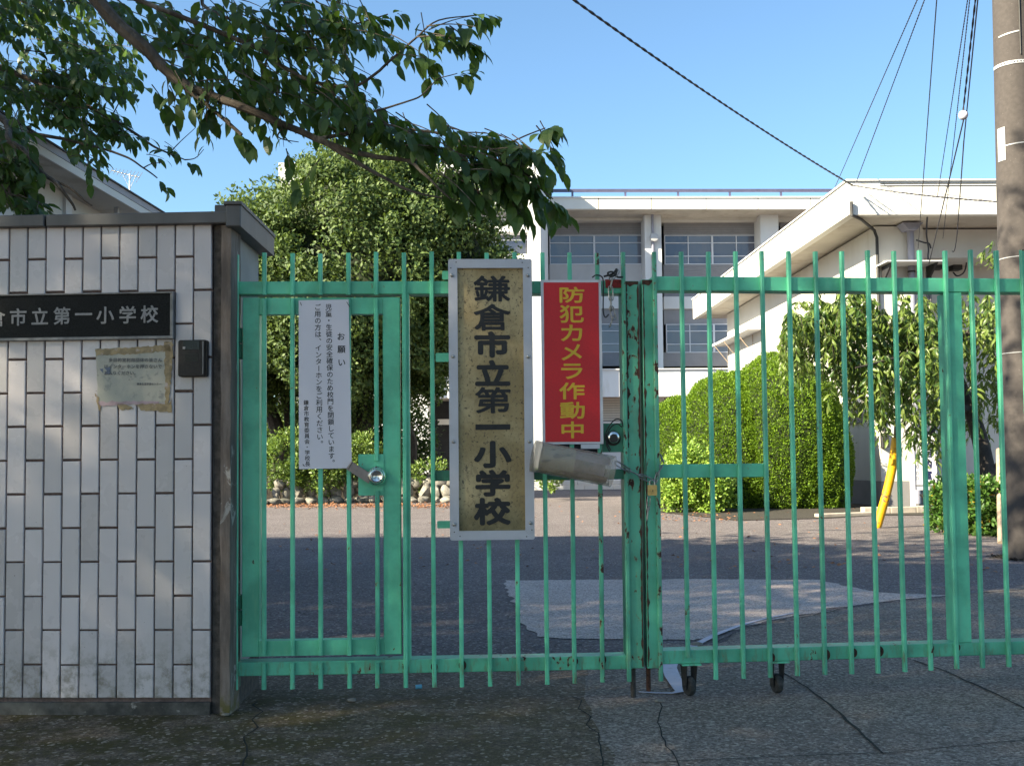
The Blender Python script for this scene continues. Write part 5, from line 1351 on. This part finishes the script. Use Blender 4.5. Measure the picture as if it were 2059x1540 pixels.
b = MB(); u = MF.U(1314.5, 600, VW - 1.06); b.tube([MF.P(u, VW - 1.07, 2.5), MF.P(u, VW - 1.07, MF.Wz(1314, 421, VW - 1.06))], .055, 8); part('downpipe', mbd, b, M['pipe'], smooth=True)
b = MB(); o = MF.P(MF.U(1316, 477, .8), .85, MF.Wz(1316, 477, .85)); b.lathe(o, MF.n, [(0, -.05), (.17, -.03), (.19, .05), (0, .07)], 16); part('wall_lamp', mbd, b, M['band'], smooth=True)
# canopy over the ground floor
part('canopy_face', mbd, pxbox(MF, 860, 743, 1842, 797, -.6, -.35), M['white_wall'])
part('canopy_lip', mbd, pxbox(MF, 860, 740.5, 1842, 742.8, -.68, -.3), M['white_wall'])
b = MB(); a0, a1, c0, c1 = MF.rect(860, 790, 1842, 797, -.6); b.box(MF, a0, a1, -.34, 2.5, c0 + .05, c0 + .3); part('canopy_slab', mbd, b, M['soffit'])
b = MB(); pxbox(MF, 860, 796, 1842, 985, VW + .3, VW + .5, b); part('ground_floor_wall', mbd, b, M['shade'])  # wall coloured near-black for the shade under the canopy
part('shutter_box', mbd, pxbox(MF, 1207, 797.5, 1262, 800.5, .8, 1.5), M['tan_edge'])
for k in range(9): part('shutter_slat', mbd, pxbox(MF, 1209, 801 + k * 5, 1258, 805 + k * 5, .95, 1.0), M['cream_wall'])
part('shutter_backing', mbd, pxbox(MF, 1208, 800, 1259, 846, 1.01, 1.3), M['dado'])
part('low_wall', mbd, pxbox(MF, 1205, 846.5, 1300, 966, .9, 1.3), M['white_wall'])
part('door_frame', mbd, pxbox(MF, 1066, 797.5, 1071.5, 966, .9, 1.2), M['cream_wall']); part('door_frame', mbd, pxbox(MF, 1085, 797.5, 1092, 966, .9, 1.2), M['cream_wall'])
part('ground_floor_band', mbd, pxbox(MF, 880, 842, 1064, 853, 1.0, 1.3), M['cream_wall'])
# stair tower at the left
a0, a1 = MF.U(560, 600, -1.6), MF.U(1065, 600, -1.6); z1 = MF.Wz(1060, 320, -1.6)
za, zb = MF.Wz(1060, 414, -1.6), MF.Wz(1060, 413, -1.6)
b = MB(); b.box(MF, a0, a1 - .01, -1.6, 8, za, z1 - .15); part('tower_wall', mbd, b, M['white_wall'])
b = MB(); p0, p1 = MF.U(1065, 600, -2.3), MF.U(1088, 600, -2.3); p2 = MF.U(1103, 600, -.4); z2 = MF.Wz(1088, 314, -2.3)
b.prism([MF.P(p0, -2.3, 0), MF.P(p1, -2.3, 0), MF.P(p2, -.4, 0), MF.P(p2, 2.6, 0), MF.P(p0, 2.6, 0)], (0, 0, z2)); part('tower_pillar', mbd, b, M['white_wall'])
part('siding_panel', mbd, pxbox(MF, 860, 414, 1064, 449, -.9, -.7), M['panel_grey'])
part('window_ledge', mbd, pxbox(MF, 860, 449.5, 1064, 467, -1.5, -.6), M['white_wall'])
window(MF, mbd, (862, 930, 997, 1064), (468, 483, 512), -.9, (), 2.0)
part('window_ledge', mbd, pxbox(MF, 860, 513, 1064, 560, -1.5, -.6), M['white_wall'])
window(MF, mbd, (862, 930, 997, 1064), (562, 590, 640), -.9, (), 2.0)
b = MB(); a2, a3, c2, c3 = MF.rect(560, 414, 860, 985, -1.0); b.box(MF, a2, a3, -1.0, 6, 0, c3); pxbox(MF, 860, 642, 1064, 742, -1.2, -.6, b); part('tower_side_wall', mbd, b, M['white_wall'])
part('rear_wall', mbd, MB().box(MF, MF.U(880, 600, 3.2), MF.U(1842, 600, 3.2), 3.2, 9, 0, MF.Wz(1400, 425, 3.2)), M['shade'])  # added mass in shade colour, closes the gaps behind the windows
# roof railing
b = MB(); zt = MF.Wz(1400, 381.5, .1); zm = MF.Wz(1400, 384.5, .1); zf = MF.Wz(1400, 396, .1); l0, l1 = MF.U(1104, 381, .1), MF.U(1842, 381, .1)
part('rail_bar', mbd, MB().box(MF, l0, l1, .07, .13, zt - .03, zt + .02), M['rail_blue']); part('rail_bar', mbd, MB().box(MF, l0, l1, .07, .13, zm - .045, zm + .02), M['rail_blue'])
for x in (1151, 1257.5, 1363.5, 1467.5, 1570.5, 1674): u = MF.U(x, 388, .1); part('rail_post', mbd, MB().box(MF, u - .04, u + .04, .08, .15, zf, zm - .046), M['rail_blue'])

# low block wall in front of it
bw = thing('block_wall', on_z(1190, 984), 'low whitewashed block wall in front of the school building seen under the leaflet tube', 'wall')
BF = Frame((on_z(1060, 986).x, on_z(1060, 986).y, 0), R(1.5)); hz = BF.Wz(1200, 965)
for r_ in range(2):
    for k in range(-1, 14):
        u = k * .40 + (.2 if r_ else 0); m = MB(); m.bbox(BF, u + .004, u + .396, 0, .15, r_ * hz / 2 + .003, (r_ + 1) * hz / 2 - .003, .008); part('block', bw, m, M['white_wall'])

# ------------------------------------------------------------------ flat roofed building on the right
RB = Frame((6.27, 17.8, 0), R(1.6))
rb = thing('flat_roofed_building', RB.P(0, 0, 0), 'low cream building with deep white flat roof overhang behind the weeping tree', 'building')
b = MB(); b.box(RB, 0, 6, 0, 10.9, 0, 4.81); uE = RB.U(1862, 700)
b = MB(); b.box(RB, 0, .2, .2, 10.9, .43, 4.80); part('side_wall', rb, b, M['cream_wall'])
b = MB(); b.box(RB, -.004, .2, .2, 10.905, -.05, .428); b.box(RB, -.004, uE, -.004, .2, -.05, .428); part('dado', rb, b, M['dado'])
b = MB(); b.box(RB, 0, uE, 0, .199, .43, 4.80); part('front_wall', rb, b, M['cream_wall'])
b = MB(); b.box(RB, .2, uE + 9, 1.1, 1.3, -.05, 4.80); b.box(RB, uE - .2, uE - .001, .2, 1.1, -.05, 4.80); part('recessed_wall', rb, b, M['cream_wall'])
b = MB(); b.box(RB, uE + .002, uE + 9, .25, 1.09, 4.30, 4.80); part('lintel', rb, b, M['cream_wall'])
b = MB(); b.box(RB, .2, 10, 10.7, 10.9, 0, 4.8); part('back_wall', rb, b, M['cream_wall'])
b = MB(); b.bbox(RB, -.74, 11, -.8, -.66, 4.81, 5.37, .006); b.box(RB, -.74, -.60, -.659, 11.9, 4.81, 5.37); part('fascia', rb, b, M['fascia'])
b = MB(); b.box(RB, -.598, 11, -.658, 11.9, 4.83, 5.2); part('roof_slab', rb, b, M['soffit'])
b = MB(); b.box(RB, -.77, 11, -.83, -.60, 5.372, 5.40); b.box(RB, -.77, -.58, -.599, 11.93, 5.372, 5.40); part('roof_edge_trim', rb, b, M['white_wall'])
b = MB(); b.box(RB, -.2, 11, -.806, -.801, 5.285, 5.30); part('edge_groove', rb, b, M['dark_fit'])
b = MB(); b.box(RB, -.2, 11, -.806, -.801, 5.325, 5.338); part('edge_groove', rb, b, M['dark_fit'])
# side window
fx_ = part('window', rb, MB().box(RB, -.03, .0, .76, 1.50, 1.45, 1.50).box(RB, -.03, 0, .76, 1.50, 2.5, 2.55).box(RB, -.03, 0, .76, .80, 1.5, 2.5).box(RB, -.03, 0, 1.46, 1.5, 1.5, 2.5), M['dado'])
part('pane', fx_, MB().box(RB, -.012, -.002, .80, 1.46, 1.5, 2.5), M['glass'])
for v0 in (4.0, 7.0):
    f2 = part('window', rb, MB().box(RB, -.03, 0, v0, v0 + 2, 1.2, 1.26).box(RB, -.03, 0, v0, v0 + 2, 2.9, 2.96).box(RB, -.03, 0, v0, v0 + .06, 1.26, 2.9).box(RB, -.03, 0, v0 + 1.94, v0 + 2, 1.26, 2.9), M['sash'])
    part('pane', f2, MB().box(RB, -.012, -.002, v0 + .06, v0 + 1.94, 1.26, 2.9), M['glass'])
# thin shelf with rod brackets at the far end of the side wall
part('shelf', rb, MB().box(RB, -.40, -.002, 7.2, 11.1, 3.93, 3.99), M['white_wall'])
for v in (10.8, 9.7, 8.2): part('bracket', rb, MB().tube([RB.P(-.38, v, 3.92), RB.P(-.01, v, 3.45), RB.P(-.01, v, 3.92)], .013, 5), M['tan_edge'])
# downpipe with hopper
hu0, hu1 = RB.U(1809, 450, -.16), RB.U(1850, 450, -.16)
b = MB(); zc = RB.Wz(1828, 466, -.1); b.prism([RB.P(hu0, -.30, 4.80), RB.P(hu1, -.30, 4.80), RB.P(hu1 - .10, -.30, zc), RB.P(hu0 + .09, -.30, zc)], RB.n * .28); part('hopper', rb, b, M['pipe'])
b = MB(); u = RB.U(1831, 480, -.1); b.tube([RB.P(u, -.1, zc), RB.P(u, -.1, .05)], .058, 12)
part('downpipe', rb, b, M['pipe'], smooth=True)
for z in (3.98, 2.6, 1.2): part('pipe_clamp', rb, MB().lathe(RB.P(u, -.1, z), (0, 0, 1), [(.064, 0), (.064, .03)], 12), M['dark_fit'])
part('service_conduit', rb, MB().tube([RB.P(-.70, -.84, 5.02), RB.P(-.70, -.84, 4.80), RB.P(-.45, -.6, 4.78), RB.P(-.03, -.05, 4.72), RB.P(.02, -.03, 4.6), RB.P(.03, -.03, 1.3)], .026, 8), M['dark_fit'])
x0 = RB.U(1779, 882, -.05); part('cable_box', rb, MB().bbox(RB, x0 - .06, x0 + .06, -.10, -.005, 1.0, 1.24, .005), M['dark_fit'])
part('conduit', rb, MB().tube([RB.P(x0, -.03, 1.25), RB.P(x0, -.03, 2.6)], .014, 6), M['wire_grey'])
# little canopy over the entrance, switch gear beneath
s0, s1 = RB.U(1783, 524, -.5), RB.U(1898, 524, -.5); zs = RB.Wz(1840, 526, -.5)
part('entrance_canopy', rb, MB().bbox(RB, s0, s1, -.5, -.002, zs, zs + .022, .004), M['white_wall'])
part('canopy_bracket', rb, MB().prism([RB.P(s1 - .1, -.45, zs - .001), RB.P(s1 - .1, -.01, zs - .001), RB.P(s1 - .1, -.01, zs - .3)], RB.u * .03), M['dark_fit'])
part('canopy_bracket', rb, MB().prism([RB.P(s0 + .1, -.45, zs - .001), RB.P(s0 + .1, -.01, zs - .001), RB.P(s0 + .1, -.01, zs - .3)], RB.u * .03), M['dark_fit'])
for a, c, d_, e, v in ((1892, 503, 1914, 525, .9), (1917, 510, 1935, 542, .9), (1876, 520, 1898, 540, .9)): part('meter_box', rb, pxbox(RB, a, c, d_, e, v, 1.09), M['dark_fit'])
for q in ([(1917, 504, .8), (1932, 503, .75), (1941, 512, .7), (1943, 530, .7), (1938, 548, .7), (1925, 555, .75), (1917, 548, .85)], [(1865, 430, -.7), (1863, 470, -.2), (1867, 500, -.1), (1866, 520, -.1), (1872, 560, -.1)], [(1843, 483, -.2), (1858, 488, -.1), (1868, 490, -.1), (1872, 500, -.1)]):
    P = smooth_pts([RB.P(RB.U(x, y, v), v, RB.Wz(x, y, v)) for x, y, v in q]); part('loose_cable', rb, MB().tube(P, .014, 6), M['cable'])
for x in (1868, 1873.5): u = RB.U(x, 700, -.03); part('conduit', rb, MB().tube([RB.P(u, -.03, .1), RB.P(u, -.03, 4.0)], .024, 8), M['wire_grey'])

# ------------------------------------------------------------------ building with deep eaves on the left
LF = Frame((at_y(325, 427, 9.0).x, 9.0, 0), -math.atan(.048))
lb = thing('side_building', LF.P(-1.5, -1, 0), 'cream building with deep eaves behind the tiled wall at the left', 'building')
zt = at_y(325, 427, 9.0).z; v0_, v1_ = -3.75, .12
part('roof', lb, MB().box(LF, -5, 0, v0_, v1_, zt - .05, zt), M['roof_metal'])
part('roof_edge', lb, MB().box(LF, -5, .014, v0_ - .01, v1_ + .01, zt + .001, zt + .012), M['dark_fit'])
part('eave_board', lb, MB().bbox(LF, -.02, -.006, v0_, v1_, zt - .108, zt - .051, .002), M['fascia'])
for k in range(6): part('soffit_board', lb, MB().box(LF, -.34, -.021, v0_ + k * .645, v0_ + (k + 1) * .645 - .008, zt - .102, zt - .09), M['soffit'])
part('side_wall', lb, MB().box(LF, -.46, -.34, v0_ + .1, v1_ - .05, -.05, zt - .09), M['cream_wall'])
part('end_wall', lb, MB().box(LF, -4.9, -.47, v1_ - .2, v1_ - .1, -.05, zt - .06), M['cream_wall'])
part('front_wall', lb, MB().box(LF, -4.9, -.47, v0_ + .1, v0_ + .2, -.05, zt - .06), M['cream_wall'])
for v in (-3.1, -2.1, -1.1, -.2): part('pilaster', lb, MB().box(LF, -.339, -.315, v, v + .10, -.05, zt - .104), M['white_wall'])
for v in (-2.95, -1.95, -.95):
    f9 = part('window', lb, MB().box(LF, -.35, -.318, v, v + .8, 1.70, 1.73).box(LF, -.35, -.318, v, v + .8, 2.42, 2.45).box(LF, -.35, -.318, v, v + .03, 1.73, 2.42).box(LF, -.35, -.318, v + .385, v + .415, 1.73, 2.42).box(LF, -.35, -.318, v + .77, v + .8, 1.73, 2.42), M['sash'])
    for w in (.03, .415): part('pane', f9, MB().box(LF, -.338, -.33, v + w, v + w + .355, 1.73, 2.42), M['glass'])
part('eave_lamp', lb, MB().box(LF, -.15, -.12, -.62, -.59, zt - .15, zt - .103), M['band'])
ta_ = at_y(262, 398, 19.5); an = thing('tv_antenna', ta_, 'thin television antenna rising behind the eaves of the left building', 'antenna')
part('mast', an, MB().tube([(ta_.x, ta_.y, 0), at_y(261, 350, 19.5)], .012, 6), M['chrome_dull'])
b = MB(); A0, A1 = at_y(224, 343, 19.2), at_y(280, 357, 19.9); b.tube([A0, A1], .009, 5); part('boom', an, b, M['chrome_dull'])
for k in range(9):
    q = A0.lerp(A1, k / 8); s = Vector((.35, -.6, .05)).normalized() * (.14 + .022 * k); part('element', an, MB().tube([q - s, q + s], .005, 4), M['chrome_dull'])
for x in (247, 274): part('stay', an, MB().tube([at_y(x, 352, 19.5), at_y(261, 380, 19.5)], .005, 4), M['chrome_dull'])

# ------------------------------------------------------------------ utility pole and wires
py = 8.7; le = at_y(2010, 500, py); pxc = le.x + .168
pr = lambda z: .190 - .0083 * z
up_ = thing('utility_pole', (pxc, py, 0), 'thick round concrete utility pole at the right edge behind the gate', 'pole')
b = MB(); b.lathe((pxc, py, -.05), (0, 0, 1), [(pr(z), z) for z in np.linspace(0, 10.5, 22)], 40); part('shaft', up_, b, M['pole'], smooth=True)
def hoop(z, hw, a0, a1, r=.004, tilt=0.0, n=24, name='band', mat='band'):
    vs = []
    for i in range(n + 1):
        a = R(a0 + (a1 - a0) * i / n); zz = z + tilt * math.cos(a)
        for q, dz in ((pr(zz) + .001, -hw), (pr(zz) + r, -hw), (pr(zz) + r, hw), (pr(zz) + .001, hw)): vs.append(Vector((pxc + q * math.cos(a), py + q * math.sin(a), zz + dz)))
    fs = [(0, 3, 2, 1), (4 * n, 4 * n + 1, 4 * n + 2, 4 * n + 3)] + [(4 * i + j, 4 * i + (j + 1) % 4, 4 * i + 4 + (j + 1) % 4, 4 * i + 4 + j) for i in range(n) for j in range(4)]
    m = MB(); m.add(vs, fs); return part(name, up_, m, M[mat])
zp = lambda y: at_y(2030, y, py - .15).z
hoop(zp(62), .006, 200, 262, .004, .02, name='tie_strap'); hoop(zp(287), .005, 205, 360, .004, .01, name='tie_strap'); hoop(zp(515), .0035, 175, 360, .003, .0, name='tie_strap'); hoop(zp(708), .003, 175, 360, .003, 0, name='tie_strap')
hoop(zp(124), .014, 170, 362, .005, name='band')
for k in range(9): hoop(zp(124), .005, 208 + k * 9, 211.5 + k * 9, .0062, n=3, name='band_slot', mat='shade')
hoop(zp(284), .14, 186, 214, .005, name='number_plate')
a = R(285); p = Vector((pxc + math.cos(a) * (pr(4) + .03), py + math.sin(a) * (pr(4) + .03), zp(130))); part('clamp_bracket', up_, MB().prism([p + Vector((-.03, 0, -.08)), p + Vector((.03, 0, -.08)), p + Vector((.09, 0, .12)), p + Vector((.03, 0, .12))], (0, .04, 0)), M['wire_grey'])
a = R(292); p = Vector((pxc + math.cos(a) * (pr(3.8)), py + math.sin(a) * pr(3.8), zp(198))); part('step_bolt', up_, MB().tube([p, p + Vector((.05, -.13, 0))], .010, 8), M['rust'])
part('riser_pipe', up_, MB().tube([(pxc + .13, py - .13, zp(330)), (pxc + .13, py - .125, 9.5)], .05, 12), M['dark_fit'], smooth=True)
part('ground_wire', up_, MB().tube([(pxc + math.cos(R(264)) * (pr(4.2) + .006), py + math.sin(R(264)) * (pr(4.2) + .006), z) for z in (zp(110), 5.5, 7, 9)], .004, 5), M['dark_fit'])

def wire(P0, P1, r, label, sag=.0, twist=0, mat='cable', n=40, group=None, name='wire'):
    P0, P1 = Vector(P0), Vector(P1); pts = []
    for i in range(n + 1):
        t = i / n; pts.append(P0.lerp(P1, t) - Vector((0, 0, sag * 4 * t * (1 - t))))
    b = MB()
    if twist:
        t_ = (P1 - P0).normalized(); s = t_.cross(Vector((0, 0, 1))).normalized(); u = s.cross(t_); L = (P1 - P0).length; k = int(L / twist * 6); 
        for ph in (0, math.pi):
            q = []
            for i in range(k + 1):
                t = i / k; c = P0.lerp(P1, t) - Vector((0, 0, sag * 4 * t * (1 - t))); w = 2 * math.pi * i / 6 + ph; q.append(c + (s * math.cos(w) + u * math.sin(w)) * r * .8)
            b.tube(q, r, 4, cap=False)
        return single(name, b, M[mat], P0, label, 'cable', group, smooth=True, kind=None)
    b.tube(pts, r, 6); return single(name, b, M[mat], P0, label, 'cable', group, smooth=True)
yc = 16.85
c1 = at_y(1714, 373, yc)
wire(at_y(880, -200, 9.5), c1, .0095, 'thick twisted service cable sagging from the upper left sky to the flat roof corner', sag=.10, twist=.30, name='service_cable')
wire(c1, at_y(2120, 412, 14), .007, 'twisted cable running right from the flat roof corner past the utility pole', sag=.05, twist=.16, name='service_cable')
wire(at_y(1720, 368, yc), at_y(2120, 425, 14), .004, 'thin grey wire just above the twisted cable on the white roof edge', sag=-.02, name='wire', mat='wire_grey')
wire(at_y(1915, -160, 9.2), at_y(1668, 402, 20), .0045, 'leftmost steep twisted wire crossing the sky to the far side of the flat roof', twist=.14)
wire(at_y(1938, -210, 9.2), at_y(1722, 366, yc), .0045, 'steep twisted wire dropping from the upper right to the flat roof corner', twist=.14)
wire(at_y(1888, -60, 9.4), at_y(1846, 500, 16.9), .006, 'straight violet grey wire passing down in front of the drain hopper')
wire(at_y(1955, -60, 9.4), at_y(1885, 395, 16.6), .004, 'twisted wire descending left of the round white insulator', twist=.13)
wire(at_y(1960, -90, 9.3), at_y(1896, 480, 17.0), .0038, 'thin twisted wire passing close behind the round white insulator', twist=.13)
bl = at_y(1937, 232, 11.5)
wire(at_y(1968, -60, 9.3), bl + Vector((0, 0, .05)), .007, 'thick dark wire bundle ending at the round white insulator', twist=.4)
wire(bl - Vector((0, 0, .06)), at_y(1868, 530, 17.0), .008, 'brown wire continuing below the round white insulator to the wall')
wire(at_y(1972, -60, 9.35), at_y(1938, 285, 12.2), .007, 'dark wire passing right of the round white insulator')
wire(at_y(1938, 285, 12.2), at_y(1926, 452, 16.9), .008, 'lower dark wire running down to the wall right of the insulator', name='wire')
wire(at_y(1926, 452, 16.9), at_y(1915, 505, 17.6), .008, 'short dark cable tail entering the meter boxes', sag=.15)
ins = thing('insulator', bl, 'round white porcelain insulator ball hanging in the wires', 'insulator')
part('ball', ins, MB().lathe(bl - Vector((0, 0, .052)), (0, 0, 1), [(0, 0), (.022, .003), (.042, .018), (.052, .045), (.052, .06), (.042, .087), (.022, .101), (0, .104)], 20), M['sign_white'], smooth=True)
part('strap', ins, MB().lathe(bl - Vector((0, 0, 0)), (1, .6, 0), [(.053, -.006), (.0545, -.006), (.0545, .006), (.053, .006)], 20), M['wire_grey'])
for k, (x, y, lab) in enumerate(((1893, 385, 'left loose curl of wire tangled in front of the white roof edge'), (1905, 395, 'middle loose curl of wire tangled in front of the white roof edge'), (1914, 400, 'right loose curl of wire tangled in front of the white roof edge'))):
    P = [at_y(x + 10 * math.cos(a) - 3 + k * 3, y + 20 * math.sin(a), 16.4) for a in np.linspace(.3, 5.2, 12)]
    single('wire_coil', MB().tube(P, .003, 4), M['wire_grey'], P[0], lab, 'wire', 'loose curled wire ends')

# ------------------------------------------------------------------ standing sign, curbs
ss = thing('standing_sign', on_z(1850, 1028), 'white standing sign with navy vertical writing by the cream building wall', 'sign')
d_ = on_z(1850, 1028).y; SF = Frame((on_z(1850, 1028).x, d_, 0), R(4))
U_ = SF.U
part('board', ss, pxbox(SF, 1838, 872, 1881, 985, 0, .03), M['sign_edge'])
for x0, x1 in ((1832, 1839.5), (1877, 1884)): part('leg', ss, pxbox(SF, x0, 868, x1, 1028, -.015, .035), M['sign_white'])
part('cross_bar', ss, pxbox(SF, 1840, 974, 1877, 977, -.006, -.001), M['grey_letter'])
b = MB()
for ch, y in zip('多目的室', (890, 911.5, 933, 954.5)):
    x0, x1, y0, y1 = SF.rect(1857, y - 9, 1874, y + 9, -.004); put_glyph(b, SF, -.004, ch, 0, 0, 1, 1, .05, fit=(x0, x1, y0, y1))
part('lettering', ss, b, M['navy'])
b = MB()
for y in (912, 925, 938, 951, 961):
    u, w = SF.px(1845, y, -.004); put_glyph(b, SF, -.004, '○', u, w, .05, .07, .01)
part('small_lettering', ss, b, M['grey_letter'])
def curb(label_pts, n, h=.09, wdt=.12):
    (xa, ya), (xb, yb_) = label_pts; A_, B_ = on_z(xa, ya), on_z(xb, yb_); yaw = math.atan2(B_.y - A_.y, B_.x - A_.x); L = (B_ - A_).length / n
    root = thing('curb', A_, None, None); root['kind'] = 'structure'; f_ = Frame(A_, yaw)
    for k in range(n): part('curb_stone', root, MB().bbox(f_, k * L + .004, (k + 1) * L - .004, 0, wdt, -.02, h + rng.uniform(-.006, .006), .008), M['curb'])
# dark ring of grime and grit where the pole meets the ground
PN = 500; an_ = rng.uniform(0, 6.283, PN); rr_ = .19 + np.abs(rng.normal(0, .06, PN)); pp = np.stack([pxc + np.cos(an_) * rr_, py + np.sin(an_) * rr_, np.full(PN, .004)], 1)
add_mesh('leaf_litter', leaf_mesh('leaf_litter', pp, unit(rng.normal(size=(PN, 3)) * np.array([1, 1, .2])), unit(rng.normal(size=(PN, 3)) * .4 + np.array([0, 0, 1])), .035, .02, M['soil'], off=tuple(pp[0])), None, tuple(pp[0]), kind='stuff')
curb(((1648, 1040), (1765, 1036)), 2, .05); curb(((1738, 1033), (1895, 1030)), 3, .10); curb(((1895, 1040), (2160, 1040)), 5, .08)
b = MB(); p = on_z(1430, 1045); bb = [on_z(x, y) for x, y in ((1300, 1012), (1330, 1030), (1480, 1046), (1660, 1042), (1760, 1036), (2100, 1034), (2100, 1004), (1300, 1004))]
b.add([(q.x, q.y, .004) for q in bb], [tuple(range(len(bb)))]); single('soil_bed', b, M['soil'], (p.x, p.y, .004), kind='structure')
